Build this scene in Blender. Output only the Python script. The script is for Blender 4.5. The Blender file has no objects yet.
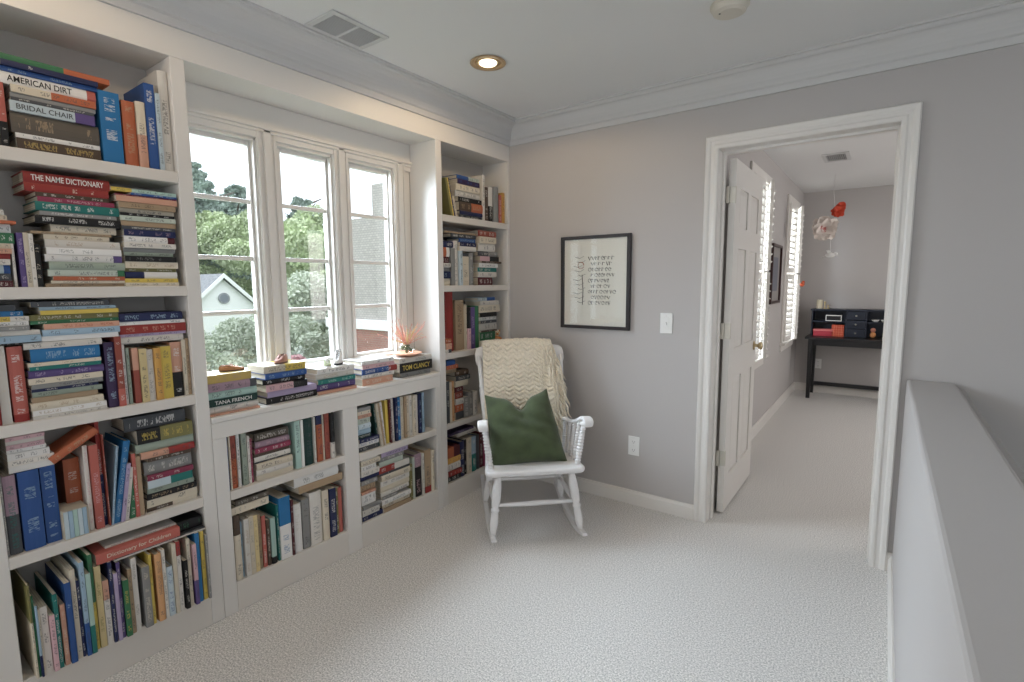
import bpy, bmesh, math, random
from mathutils import Vector, Matrix, Euler
PI = math.pi
S = bpy.context.scene
COL = S.collection

# ------------------------------------------------------------------ camera
R_RIGHT = Vector((0.80814, 0.58893, -0.00699))
cam_d = bpy.data.cameras.new('camera')
cam_d.sensor_width = 36.0
cam_d.lens = 511.83 / 1024 * 36.0
cam_d.clip_start = 0.02
cam_d.clip_end = 300
cam = bpy.data.objects.new('camera', cam_d)
COL.objects.link(cam)
yaw, pit, rol = 0.6296, -0.1121, -0.0070
fwd = Vector((-math.sin(yaw) * math.cos(pit), math.cos(yaw) * math.cos(pit), math.sin(pit)))
rgt = Vector((math.cos(yaw), math.sin(yaw), 0))
upv = rgt.cross(fwd)
r2 = rgt * math.cos(rol) + upv * math.sin(rol)
u2 = -rgt * math.sin(rol) + upv * math.cos(rol)
m = Matrix((r2, u2, -fwd)).transposed().to_4x4()
m.translation = Vector((2.132, 0.0, 1.37))
cam.matrix_world = m
S.camera = cam

# ------------------------------------------------------------------ view, world, daylight, added fill
S.view_settings.view_transform = 'Standard'
S.view_settings.look = 'None'
S.view_settings.gamma = 1.0
S.view_settings.use_curve_mapping = False
S.view_settings.exposure = -0.21
S.cycles.max_bounces = 7
S.cycles.diffuse_bounces = 5
S.cycles.glossy_bounces = 2
S.cycles.transparent_max_bounces = 12
S.cycles.transmission_bounces = 4
S.cycles.caustics_reflective = False
S.cycles.caustics_refractive = False
S.cycles.sample_clamp_indirect = 4.0

W = bpy.data.worlds.new('overcast_sky')
S.world = W
W.use_nodes = True
wn = W.node_tree
wn.nodes.clear()
wo = wn.nodes.new('ShaderNodeOutputWorld')
wb = wn.nodes.new('ShaderNodeBackground')
wr = wn.nodes.new('ShaderNodeValToRGB')
wt = wn.nodes.new('ShaderNodeTexCoord')
ws = wn.nodes.new('ShaderNodeSeparateXYZ')
wr.color_ramp.elements[0].position = 0.0
wr.color_ramp.elements[0].color = (0.78, 0.86, 0.95, 1)
wr.color_ramp.elements[1].position = 0.5
wr.color_ramp.elements[1].color = (0.86, 0.93, 1.0, 1)
wb.inputs['Strength'].default_value = 2.6
wn.links.new(wt.outputs['Generated'], ws.inputs[0])
wn.links.new(ws.outputs['Z'], wr.inputs[0])
wn.links.new(wr.outputs[0], wb.inputs['Color'])
wn.links.new(wb.outputs[0], wo.inputs['Surface'])


def area(name, loc, rot, sx, sy, power, color=(1, 1, 1), spread=PI):
    l = bpy.data.lights.new(name, 'AREA')
    l.shape = 'RECTANGLE'
    l.size = sx
    l.size_y = sy
    l.energy = power
    l.color = color
    l.spread = spread
    o = bpy.data.objects.new(name, l)
    COL.objects.link(o)
    o.location = loc
    o.rotation_euler = rot
    return o


# daylight outside the bay and shuttered windows, plus fill lamps at made-up openings
area('daylight_bay_window', (-1.6, 1.35, 2.35), (0, math.radians(-60), 0), 1.7, 2.4, 545, (0.75, 0.87, 1.0))
area('fill_rear_opening', (0.9, -3.0, 1.55), (math.radians(90), 0, 0), 1.9, 1.5, 21, (1.0, 0.92, 0.84))  # added fill from behind the camera, at an unseen made-up opening
area('fill_stair_opening', (4.95, -0.4, 1.5), (0, math.radians(90), 0), 1.6, 2.0, 5, (1.0, 0.93, 0.86))  # weak fill added across the stairwell, no known window there
area('daylight_study_windows', (0.75, 5.7, 1.6), (0, math.radians(-90), 0), 1.4, 2.6, 60, (0.97, 0.98, 1.0))
area('fill_study_side', (4.9, 5.2, 1.5), (0, math.radians(90), 0), 1.4, 1.6, 34, (1.0, 0.90, 0.82))  # warm fill added to brighten the study, out of view


# ------------------------------------------------------------------ colours
def lin(r, g, b):
    f = lambda c: ((c / 255) / 12.92) if c / 255 <= 0.04045 else (((c / 255) + 0.055) / 1.055) ** 2.4
    return (f(r), f(g), f(b), 1.0)


PAL = dict(red=(170, 42, 36), coral=(205, 92, 78), orange=(198, 92, 50), tan=(176, 145, 108), brown=(88, 68, 52), cream=(214, 200, 174),
           linen=(214, 208, 198), white=(226, 224, 220), grey=(140, 140, 138), slate=(72, 76, 82), black=(26, 26, 28), navy=(30, 40, 92),
           blue=(36, 84, 165), brightblue=(24, 118, 190), lightblue=(146, 180, 206), paleblue=(186, 206, 216), teal=(22, 124, 116),
           forest=(24, 66, 60), green=(46, 122, 76), sage=(150, 166, 148), palegreen=(186, 200, 184), mint=(162, 200, 188),
           olive=(128, 122, 62), yellow=(222, 188, 60), gold=(200, 165, 74), butter=(222, 196, 130), amber=(226, 160, 60),
           apricot=(216, 152, 92), purple=(92, 70, 140), deeppurple=(58, 38, 84), lilac=(172, 152, 192), mauve=(166, 132, 150),
           pink=(214, 164, 172), salmon=(214, 150, 120), crimson=(156, 44, 78), maroon=(96, 30, 38), brick=(160, 66, 50),
           taupe=(96, 86, 74))
NICE = dict(brightblue='bright blue', lightblue='light blue', paleblue='pale blue', palegreen='pale green', deeppurple='deep purple',
            forest='dark green', linen='off-white', slate='dark grey', butter='pale yellow', brick='brick red', gold='mustard',
            taupe='dark taupe', amber='amber yellow')


def mute(c, k=.73):
    m_ = (c[0] * .35 + c[1] * .45 + c[2] * .20)
    return tuple(m_ + (q - m_) * k for q in c)


PAL = {k_: mute(v_) for k_, v_ in PAL.items()}


def C(n):
    return lin(*PAL[n])


# ------------------------------------------------------------------ materials
def mat(name, base, rough=0.6, bump=None, noise=None, metal=0.0, spec=0.5, sheen=0.0):
    """bump=(scale, strength, distance); noise=(scale, amount) colour variation"""
    mt = bpy.data.materials.new(name)
    mt.use_nodes = True
    nt = mt.node_tree
    b = nt.nodes['Principled BSDF']
    b.inputs['Base Color'].default_value = base
    b.inputs['Roughness'].default_value = rough
    b.inputs['Metallic'].default_value = metal
    b.inputs['Specular IOR Level'].default_value = spec
    if sheen:
        b.inputs['Sheen Weight'].default_value = sheen
    tc = nt.nodes.new('ShaderNodeTexCoord')
    if noise:
        n = nt.nodes.new('ShaderNodeTexNoise')
        n.inputs['Scale'].default_value = noise[0]
        n.inputs['Detail'].default_value = 4
        nt.links.new(tc.outputs['Object'], n.inputs['Vector'])
        mx = nt.nodes.new('ShaderNodeMix')
        mx.data_type = 'RGBA'
        a = noise[1]
        mx.inputs['A'].default_value = (base[0] * (1 - a), base[1] * (1 - a), base[2] * (1 - a), 1)
        mx.inputs['B'].default_value = (min(1, base[0] * (1 + a)), min(1, base[1] * (1 + a)), min(1, base[2] * (1 + a)), 1)
        rp = nt.nodes.new('ShaderNodeMapRange')
        rp.inputs['From Min'].default_value = 0.35
        rp.inputs['From Max'].default_value = 0.65
        nt.links.new(n.outputs['Fac'], rp.inputs['Value'])
        nt.links.new(rp.outputs[0], mx.inputs['Factor'])
        nt.links.new(mx.outputs['Result'], b.inputs['Base Color'])
    if bump:
        n2 = nt.nodes.new('ShaderNodeTexNoise')
        n2.inputs['Scale'].default_value = bump[0]
        n2.inputs['Detail'].default_value = 3
        nt.links.new(tc.outputs['Object'], n2.inputs['Vector'])
        bp = nt.nodes.new('ShaderNodeBump')
        bp.inputs['Strength'].default_value = bump[1]
        bp.inputs['Distance'].default_value = bump[2]
        nt.links.new(n2.outputs['Fac'], bp.inputs['Height'])
        nt.links.new(bp.outputs[0], b.inputs['Normal'])
    return mt


M = {}
M['white'] = mat('white_trim_paint', (0.74, 0.715, 0.68, 1), 0.42, (30, 0.05, 0.002))
M['shelf'] = mat('shelf_paint', (0.70, 0.66, 0.61, 1), 0.5, (30, 0.05, 0.002))
M['inner'] = mat('shelf_back_shaded', (0.50, 0.475, 0.445, 1), 0.7, (30, 0.05, 0.002))  # darker than the shelves: recess shade put into the colour
M['crown'] = mat('crown_paint', (0.60, 0.595, 0.59, 1), 0.6)
M['wall'] = mat('grey_wall_paint', lin(186, 182, 180), 0.85, (160, 0.12, 0.002))
M['ceil'] = mat('ceiling_paint', (0.78, 0.78, 0.78, 1), 0.9, (90, 0.08, 0.002))
M['carpet'] = mat('carpet', (0.70, 0.68, 0.655, 1), 0.95, (260, 0.5, 0.006), (165, 0.36), sheen=0.15)
M['chair'] = mat('white_chair_paint', (0.80, 0.79, 0.79, 1), 0.35, (40, 0.05, 0.002))
M['black'] = mat('black_paint', (0.012, 0.012, 0.014, 1), 0.35)
M['navywood'] = mat('dark_navy_wood', (0.012, 0.018, 0.035, 1), 0.4)
M['frame'] = mat('black_frame', (0.018, 0.014, 0.016, 1), 0.35)
M['brass'] = mat('brass', (0.62, 0.50, 0.30, 1), 0.35, metal=0.9)
M['nickel'] = mat('satin_metal', (0.62, 0.60, 0.54, 1), 0.4, metal=0.8)
M['plate'] = mat('white_plastic', (0.82, 0.82, 0.80, 1), 0.35)
M['slot'] = mat('dark_slot', (0.10, 0.10, 0.10, 1), 0.6)
M['paper'] = mat('art_paper', (0.80, 0.78, 0.72, 1), 0.8)
M['ink'] = mat('dark_ink', (0.055, 0.05, 0.045, 1), 0.8)
M['rust'] = mat('rust_ink', (0.35, 0.10, 0.05, 1), 0.8)
M['knit'] = mat('cream_knit', (0.84, 0.76, 0.62, 1), 0.95, (500, 0.6, 0.003), (120, 0.10), sheen=0.3)
M['pillow'] = mat('green_linen', (0.050, 0.072, 0.028, 1), 0.85, (420, 0.35, 0.002), (14, 0.22), sheen=0.25)
M['vent'] = mat('vent_paint', (0.62, 0.62, 0.62, 1), 0.5)
M['dark'] = mat('dark_gap', (0.05, 0.05, 0.05, 1), 0.9)
M['leaf'] = mat('tree_leaves', lin(186, 198, 160), 0.8, None, (0.9, 0.35))  # foliage colours here lightened to imitate glare and haze
M['leaf2'] = mat('pale_leaves', lin(190, 198, 180), 0.8, None, (1.2, 0.3))
M['pine'] = mat('pine_needles', lin(152, 166, 156), 0.85, None, (1.1, 0.35))
M['blossom'] = mat('pink_blossom', lin(205, 150, 155), 0.8, None, (2, 0.3))
M['bark'] = mat('bark', lin(105, 95, 88), 0.9, (12, 0.6, 0.02))
M['grass'] = mat('lawn', lin(120, 140, 95), 0.95, None, (0.6, 0.3))
M['siding'] = mat('white_siding', lin(245, 245, 245), 0.6)
M['roof'] = mat('grey_shingles', lin(150, 152, 156), 0.9, (30, 0.4, 0.02), (8, 0.2))
M['rose'] = mat('white_paper_petals', (0.80, 0.72, 0.66, 1), 0.8)
M['pinkp'] = mat('pink_paper', (0.75, 0.32, 0.30, 1), 0.8)
M['redp'] = mat('red_paper_petals', (0.62, 0.07, 0.03, 1), 0.7)


def glass_mat(name, tint=(0.99, 0.995, 0.99, 1)):
    mt = bpy.data.materials.new(name)
    mt.use_nodes = True
    nt = mt.node_tree
    nt.nodes.clear()
    out = nt.nodes.new('ShaderNodeOutputMaterial')
    t = nt.nodes.new('ShaderNodeBsdfTransparent')
    t.inputs[0].default_value = tint
    g = nt.nodes.new('ShaderNodeBsdfGlossy')
    g.inputs['Roughness'].default_value = 0.03
    mx = nt.nodes.new('ShaderNodeMixShader')
    mx.inputs[0].default_value = 0.045
    nt.links.new(t.outputs[0], mx.inputs[1])
    nt.links.new(g.outputs[0], mx.inputs[2])
    nt.links.new(mx.outputs[0], out.inputs[0])
    return mt


M['glass'] = glass_mat('window_glass')


def emit_mat(name, col, st):
    mt = bpy.data.materials.new(name)
    mt.use_nodes = True
    b = mt.node_tree.nodes['Principled BSDF']
    b.inputs['Base Color'].default_value = (0.9, 0.85, 0.7, 1)
    b.inputs['Emission Color'].default_value = col
    b.inputs['Emission Strength'].default_value = st
    return mt


M['bulb'] = emit_mat('lamp_bulb', (1.0, 0.80, 0.52, 1), 4.0)


def brick_mat(name, c1, c2, mortar, sc):
    mt = mat(name, c1, 0.85)
    nt = mt.node_tree
    b = nt.nodes['Principled BSDF']
    br = nt.nodes.new('ShaderNodeTexBrick')
    br.inputs['Color1'].default_value = c1
    br.inputs['Color2'].default_value = c2
    br.inputs['Mortar'].default_value = mortar
    br.inputs['Scale'].default_value = sc
    br.inputs['Mortar Size'].default_value = 0.03
    tc = nt.nodes.new('ShaderNodeTexCoord')
    mp = nt.nodes.new('ShaderNodeMapping')
    mp.inputs['Rotation'].default_value = (PI / 2, 0, 0)
    nt.links.new(tc.outputs['Object'], mp.inputs['Vector'])
    nt.links.new(mp.outputs[0], br.inputs['Vector'])
    nt.links.new(br.outputs['Color'], b.inputs['Base Color'])
    return mt


M['brick'] = brick_mat('pale_brick', lin(178, 172, 166), lin(194, 188, 182), lin(160, 156, 152), 4.6)
M['redbrick'] = brick_mat('red_brick', lin(160, 112, 102), lin(172, 124, 112), lin(160, 140, 132), 4.6)


# book cloth: colours are stored on the mesh, so that one material serves every cover
def book_material():
    mt = bpy.data.materials.new('book_cover')
    mt.use_nodes = True
    nt = mt.node_tree
    N, L = nt.nodes, nt.links
    b = N['Principled BSDF']
    b.inputs['Roughness'].default_value = 0.5
    b.inputs['Specular IOR Level'].default_value = 0.35

    def at(n):
        a = N.new('ShaderNodeAttribute')
        a.attribute_name = n
        return a

    def ma(op, x, y=None, z=None):
        q = N.new('ShaderNodeMath')
        q.operation = op
        for i, v in enumerate((x, y, z)):
            if v is None:
                continue
            if isinstance(v, (int, float)):
                q.inputs[i].default_value = v
            else:
                L.new(v, q.inputs[i])
        return q.outputs[0]

    c1, c2, ink, bk, pr = at('c1'), at('c2'), at('ink'), at('bk'), at('prm')
    s = N.new('ShaderNodeSeparateColor')
    L.new(bk.outputs['Color'], s.inputs[0])
    U, Zm, V = s.outputs[0], s.outputs[1], s.outputs[2]
    p = N.new('ShaderNodeSeparateColor')
    L.new(pr.outputs['Color'], p.inputs[0])
    bnd, flip, seed = p.outputs[0], p.outputs[1], p.outputs[2]
    above = ma('GREATER_THAN', V, bnd)
    m_ = ma('ABSOLUTE', ma('SUBTRACT', above, flip))
    mx = N.new('ShaderNodeMix')
    mx.data_type = 'RGBA'
    L.new(m_, mx.inputs['Factor'])
    L.new(c1.outputs['Color'], mx.inputs['A'])
    L.new(c2.outputs['Color'], mx.inputs['B'])
    cb = N.new('ShaderNodeCombineXYZ')
    L.new(ma('MULTIPLY', Zm, 300.0), cb.inputs[0])
    L.new(ma('MULTIPLY', U, 4.0), cb.inputs[1])
    L.new(ma('MULTIPLY', seed, 91.0), cb.inputs[2])
    n = N.new('ShaderNodeTexNoise')
    n.inputs['Scale'].default_value = 1.0
    n.inputs['Detail'].default_value = 1.0
    L.new(cb.outputs[0], n.inputs['Vector'])
    cb2 = N.new('ShaderNodeCombineXYZ')
    L.new(ma('MULTIPLY', V, 5.0), cb2.inputs[0])
    L.new(ma('MULTIPLY', seed, 47.0), cb2.inputs[2])
    n2 = N.new('ShaderNodeTexNoise')
    n2.inputs['Scale'].default_value = 1.0
    L.new(cb2.outputs[0], n2.inputs['Vector'])
    glyph = ma('GREATER_THAN', n.outputs['Fac'], 0.5)
    rng = ma('GREATER_THAN', n2.outputs['Fac'], 0.49)
    acr = ma('LESS_THAN', ma('ABSOLUTE', ma('SUBTRACT', U, 0.5)), 0.26)
    end = ma('LESS_THAN', ma('ABSOLUTE', ma('SUBTRACT', V, 0.5)), 0.42)
    k = ma('MULTIPLY', ma('MULTIPLY', glyph, rng), ma('MULTIPLY', acr, end))
    k = ma('MULTIPLY', k, ma('MULTIPLY', bk.outputs['Alpha'], 0.55))
    mx2 = N.new('ShaderNodeMix')
    mx2.data_type = 'RGBA'
    L.new(k, mx2.inputs['Factor'])
    L.new(mx.outputs['Result'], mx2.inputs['A'])
    L.new(ink.outputs['Color'], mx2.inputs['B'])
    L.new(mx2.outputs['Result'], b.inputs['Base Color'])
    return mt


M['book'] = book_material()


def page_material():
    mt = mat('book_pages', (0.62, 0.55, 0.43, 1), 0.9)
    nt = mt.node_tree
    b = nt.nodes['Principled BSDF']
    tc = nt.nodes['Texture Coordinate']
    mp = nt.nodes.new('ShaderNodeMapping')
    mp.inputs['Scale'].default_value = (2, 900, 2)
    n = nt.nodes.new('ShaderNodeTexNoise')
    n.inputs['Scale'].default_value = 1.0
    nt.links.new(tc.outputs['Object'], mp.inputs['Vector'])
    nt.links.new(mp.outputs[0], n.inputs['Vector'])
    r = nt.nodes.new('ShaderNodeValToRGB')
    r.color_ramp.elements[0].position = 0.3
    r.color_ramp.elements[0].color = (0.46, 0.40, 0.31, 1)
    r.color_ramp.elements[1].position = 0.7
    r.color_ramp.elements[1].color = (0.72, 0.66, 0.54, 1)
    nt.links.new(n.outputs['Fac'], r.inputs[0])
    nt.links.new(r.outputs[0], b.inputs['Base Color'])
    return mt


M['pages'] = page_material()
_tm = {}


def flat_mat(name, col, rough=0.6):
    if name not in _tm:
        _tm[name] = mat(name, col, rough)
    return _tm[name]


# ------------------------------------------------------------------ mesh helpers
class MB:
    """collects vertices and faces and links them as ONE mesh object"""

    def __init__(s):
        s.v = []
        s.f = []

    def add(s, v, f, mt=None):
        k = len(s.v)
        s.v += [tuple(mt @ Vector(p)) if mt is not None else tuple(p) for p in v]
        s.f += [tuple(i + k for i in q) for q in f]
        return s

    def box(s, x0, x1, y0, y1, z0, z1, mt=None):
        v = [(x0, y0, z0), (x1, y0, z0), (x1, y1, z0), (x0, y1, z0), (x0, y0, z1), (x1, y0, z1), (x1, y1, z1), (x0, y1, z1)]
        f = [(0, 3, 2, 1), (4, 5, 6, 7), (0, 1, 5, 4), (1, 2, 6, 5), (2, 3, 7, 6), (3, 0, 4, 7)]
        return s.add(v, f, mt)

    def prism(s, pts, h, mt=None):
        """polygon in xy (counter-clockwise) extruded 0..h in z"""
        n = len(pts)
        v = [(p[0], p[1], 0) for p in pts] + [(p[0], p[1], h) for p in pts]
        f = [tuple(range(n - 1, -1, -1)), tuple(range(n, 2 * n))] + [(i, (i + 1) % n, n + (i + 1) % n, n + i) for i in range(n)]
        return s.add(v, f, mt)

    def lathe(s, prof, seg=16, mt=None):
        """prof = [(r, z)...] from bottom to top"""
        v, f = [], []
        n = len(prof)
        for r, z in prof:
            for k in range(seg):
                a = 2 * PI * k / seg
                v.append((r * math.cos(a), r * math.sin(a), z))
        for i in range(n - 1):
            for k in range(seg):
                f.append((i * seg + k, i * seg + (k + 1) % seg, (i + 1) * seg + (k + 1) % seg, (i + 1) * seg + k))
        f.append(tuple(range(seg - 1, -1, -1)))
        f.append(tuple((n - 1) * seg + k for k in range(seg)))
        return s.add(v, f, mt)

    def turned(s, a, b, prof, seg=12):
        """lathe between points a and b; prof = [(t 0..1, r)...]"""
        a, b = Vector(a), Vector(b)
        d = b - a
        q = d.to_track_quat('Z', 'Y').to_matrix().to_4x4()
        q.translation = a
        return s.lathe([(r, t * d.length) for t, r in prof], seg, q)

    def tube(s, pts, r, seg=8, flat=1.0):
        pts = [Vector(p) for p in pts]
        rr = r if isinstance(r, (list, tuple)) else [r] * len(pts)
        v, f = [], []
        nrm = None
        for i, p in enumerate(pts):
            t = (pts[min(i + 1, len(pts) - 1)] - pts[max(i - 1, 0)]).normalized()
            if nrm is None:
                nrm = t.orthogonal().normalized()
            nrm = (nrm - t * nrm.dot(t)).normalized()
            bi = t.cross(nrm)
            for k in range(seg):
                a = 2 * PI * k / seg
                v.append(tuple(p + (nrm * math.cos(a) + bi * math.sin(a) * flat) * rr[i]))
        n = len(pts)
        for i in range(n - 1):
            for k in range(seg):
                f.append((i * seg + k, i * seg + (k + 1) % seg, (i + 1) * seg + (k + 1) % seg, (i + 1) * seg + k))
        f.append(tuple(range(seg - 1, -1, -1)))
        f.append(tuple((n - 1) * seg + k for k in range(seg)))
        return s.add(v, f)

    def sweep(s, prof, path, frames):
        """prof = [(a, b)...]; point = path + a*frame0 + b*frame1"""
        n = len(prof)
        v, f = [], []
        for p, (e, g) in zip(path, frames):
            p, e, g = Vector(p), Vector(e), Vector(g)
            v += [tuple(p + e * a + g * b) for a, b in prof]
        for i in range(len(path) - 1):
            for k in range(n):
                f.append((i * n + k, i * n + (k + 1) % n, (i + 1) * n + (k + 1) % n, (i + 1) * n + k))
        f.append(tuple(range(n - 1, -1, -1)))
        f.append(tuple((len(path) - 1) * n + k for k in range(n)))
        return s.add(v, f)

    def grid(s, fn, nu, nv, close_u=False):
        v = [tuple(fn(i / nu, j / nv)) for j in range(nv + 1) for i in range(nu + 1)]
        f = [(j * (nu + 1) + i, j * (nu + 1) + i + 1, (j + 1) * (nu + 1) + i + 1, (j + 1) * (nu + 1) + i) for j in range(nv) for i in range(nu)]
        return s.add(v, f)

    def build(s, name, material, parent=None, loc=(0, 0, 0), rot=(0, 0, 0), bevel=0.0, smooth=False, sub=0, bseg=2, fix=True):
        me = bpy.data.meshes.new(name)
        me.from_pydata(s.v, [], s.f)
        if fix:
            bm = bmesh.new()
            bm.from_mesh(me)
            bmesh.ops.recalc_face_normals(bm, faces=bm.faces)
            bm.to_mesh(me)
            bm.free()
        me.materials.append(material)
        if smooth:
            me.polygons.foreach_set('use_smooth', [True] * len(me.polygons))
        o = bpy.data.objects.new(name, me)
        COL.objects.link(o)
        o.parent = parent
        o.location = loc
        o.rotation_euler = rot
        if bevel:
            md = o.modifiers.new('bevel', 'BEVEL')
            md.width = bevel
            md.segments = bseg
            md.limit_method = 'ANGLE'
            md.angle_limit = math.radians(40)
        if sub:
            md = o.modifiers.new('sub', 'SUBSURF')
            md.levels = md.render_levels = sub
        if smooth and bevel:
            md = o.modifiers.new('wn', 'WEIGHTED_NORMAL')
        return o


def tag(o, label=None, cat=None, group=None, kind=None):
    if label:
        o['label'] = label
    if cat:
        o['category'] = cat
    if group:
        o['group'] = group
    if kind:
        o['kind'] = kind
    return o


def thing(name, label, cat, loc=(0, 0, 0), rotz=0.0, group=None):
    o = bpy.data.objects.new(name, None)
    o.empty_display_size = 0.05
    COL.objects.link(o)
    o.location = loc
    o.rotation_euler = (0, 0, rotz)
    return tag(o, label, cat, group)


def struct(o, label=None):
    return tag(o, label, kind='structure')


def rotm(axis, a, loc=(0, 0, 0)):
    return Matrix.Translation(loc) @ Matrix.Rotation(a, 4, axis)


# ------------------------------------------------------------------ dimensions
YB = 2.911      # face of the wall with the doorway
H = 2.44        # ceiling
Y0 = -2.6       # wall behind the camera
XI = -0.222     # back of the shelves / face of the window wall
PX, PX2 = 1.378, 2.142   # doorway
DH = 2.065

# ------------------------------------------------------------------ room shell
b = MB()
b.box(XI - .065, 2.43, Y0, YB + .15, -.3, 0)
b.box(1.1, 4.9, YB + .15, 7.45, -.3, 0)
struct(b.build('floor', M['carpet']), 'light grey-beige speckled carpet')
b = MB()
b.box(XI - .065, 4.9, Y0 - .15, 7.45, H, H + .2)
struct(b.build('ceiling', M['ceil']))
# back wall with the doorway
b = MB()
b.box(XI - .065, PX - .02, YB, YB + .15, 0, H)
b.box(PX - .02, PX2 + .02, YB, YB + .15, DH + .02, H)
b.box(PX2 + .02, 4.9, YB, YB + .15, 0, H)
b.box(2.43, 4.9, YB, YB + .15, -2.7, 0)
struct(b.build('wall_back', M['wall']), 'pale grey painted wall with the doorway')
# window wall
WIN = [(0.965, 1.262), (1.357, 1.660), (1.752, 2.062)]
WZ0, WZ1 = 0.955, 2.03
b = MB()
b.box(XI - .065, XI, Y0, WIN[0][0], 0, H)
b.box(XI - .065, XI, WIN[0][1], WIN[1][0], 0, H)
b.box(XI - .065, XI, WIN[1][1], WIN[2][0], 0, H)
b.box(XI - .065, XI, WIN[2][1], YB, 0, H)
for w in WIN:
    b.box(XI - .065, XI, w[0], w[1], 0, WZ0)
    b.box(XI - .065, XI, w[0], w[1], WZ1, H)
b.box(XI, 0, Y0, 0.235, 0, H)
struct(b.build('wall_left', M['white']), 'white painted window wall')
# fascia over the shelves
b = MB()
b.box(XI, 0, 0.235, YB, 2.191, H)
struct(b.build('trim_1', M['white'], bevel=.002), 'white fascia above the bookshelves')
# stair half wall
b = MB()
b.box(2.232, 2.405, Y0, YB, 0, 0.925)
hw = struct(b.build('wall_stair', M['wall'], bevel=.012, bseg=3), 'low grey half wall beside the stairwell')
b = MB()
b.box(2.405, 2.43, Y0, YB, -.3, 0.9)
b.box(4.75, 4.9, Y0, YB, -2.7, -.3)
b.box(4.75, 4.9, Y0, YB, -.3, .7)
b.box(4.75, 4.9, Y0, -1.5, .7, H)
b.box(4.75, 4.9, .7, YB, .7, H)
b.box(4.75, 4.9, -1.5, .7, 2.3, H)
b.box(2.43, 4.9, Y0 - .15, Y0, -2.7, 0)
struct(b.build('wall_right', M['wall']))
b = MB()
b.box(2.3, 4.9, Y0, YB + .15, -2.9, -2.7)
struct(b.build('floor_lower', M['carpet']))
b = MB()
b.box(XI - .065, -.1, Y0 - .15, Y0, 0, H)
b.box(-.1, 1.9, Y0 - .15, Y0, 0, .75)
b.box(-.1, 1.9, Y0 - .15, Y0, 2.3, H)
b.box(1.9, 4.9, Y0 - .15, Y0, 0, H)
struct(b.build('wall_rear', M['wall']))
# study behind the doorway
SW = [(4.33, 5.02), (6.13, 6.84)]
SZ0, SZ1 = .72, 2.2
b = MB()
yy = YB + .15
for s0, s1 in SW:
    b.box(1.1, 1.25, yy, s0, 0, H)
    b.box(1.1, 1.25, s0, s1, 0, SZ0)
    b.box(1.1, 1.25, s0, s1, SZ1, H)
    yy = s1
b.box(1.1, 1.25, yy, 7.45, 0, H)
struct(b.build('wall_study_left', M['wall']))
b = MB()
b.box(1.25, 4.9, 7.3, 7.45, 0, H)
struct(b.build('wall_study_far', M['wall']))
b = MB()
b.box(4.75, 4.9, YB + .15, 4.3, 0, H)
b.box(4.75, 4.9, 4.3, 6.0, 0, .75)
b.box(4.75, 4.9, 4.3, 6.0, 2.25, H)
b.box(4.75, 4.9, 6.0, 7.3, 0, H)
struct(b.build('wall_study_right', M['wall']))


# baseboards
def baseboard(name, p0, p1, n, h=.088):
    """p0,p1 along the wall foot, n = direction into the room"""
    prof = [(0, 0), (.015, 0), (.015, h * .78), (.009, h * .9), (.007, h), (0, h)]
    b = MB().sweep(prof, [p0, p1], [(n, (0, 0, 1))] * 2)
    return struct(b.build(name, M['white'], smooth=False))


baseboard('baseboard_back', (0.0, YB, 0), (1.31, YB, 0), (0, -1, 0))
baseboard('baseboard_back_right', (2.21, YB, 0), (2.232, YB, 0), (0, -1, 0))
baseboard('baseboard_stair', (2.232, Y0, 0), (2.232, YB - .015, 0), (-1, 0, 0), .078)
baseboard('baseboard_study_left', (1.25, YB + .15, 0), (1.25, 7.3, 0), (1, 0, 0), .1)
baseboard('baseboard_study_far', (1.25, 7.3, 0), (4.7, 7.3, 0), (0, -1, 0), .1)


# crown moulding
def crown(name, p0, p1, n, dep, e0, e1):
    """n into the room; e0/e1 = how far the ends shift along the path per unit of projection (mitres)"""
    z0, z1 = 2.294, H
    hh = z1 - z0
    prof = [(0, z0 - .0), (.012, z0), (.014, z0 + .028), (.024, z0 + .034), (.026, z0 + .042)]
    for k in range(7):
        a = k / 6 * PI / 2
        prof.append((.026 + (dep - .045) * (1 - math.cos(a)), z0 + .042 + (hh - .07) * math.sin(a)))
    prof += [(dep - .012, z1 - .022), (dep - .010, z1 - .012), (dep, z1 - .010), (dep, z1), (0, z1)]
    p0, p1, n = Vector(p0), Vector(p1), Vector(n)
    d = (p1 - p0).normalized()
    v, f = [], []
    k = len(prof)
    for p, e in ((p0, e0), (p1, e1)):
        for a, z in prof:
            q = p + n * a + d * (a * e)
            v.append((q.x, q.y, z))
    for i in range(k):
        f.append((i, (i + 1) % k, k + (i + 1) % k, k + i))
    f += [tuple(range(k)), tuple(range(2 * k - 1, k - 1, -1))]
    return struct(MB().add(v, f).build(name, M['crown']))


crown('trim_2', (0, Y0, 0), (0, YB, 0), (1, 0, 0), .115, 0, -.7)
crown('trim_3', (0, YB, 0), (4.75, YB, 0), (0, -1, 0), .08, 1.4, 0)

# ------------------------------------------------------------------ door casing and door
def casing_profile(w):
    return [(0, 0), (0, .010), (.006, .016), (.018, .017), (.026, .013), (.040, .013), (.048, .018), (w - .006, .021), (w, .015), (w, 0)]


def casing(name, x0, x1, z1, w, y, sgn=-1, mt=None, label=None):
    """three-sided mitred casing around an opening x0..x1, top z1, on a wall at y facing sgn*y"""
    prof = casing_profile(w)
    path = [(x0, y, 0), (x0, y, z1), (x1, y, z1), (x1, y, 0)]
    fr = [((-1, 0, 0), (0, sgn, 0)), ((-1, 0, 1), (0, sgn, 0)), ((1, 0, 1), (0, sgn, 0)), ((1, 0, 0), (0, sgn, 0))]
    return struct(MB().sweep(prof, path, fr).build(name, M['white']), label)


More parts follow.
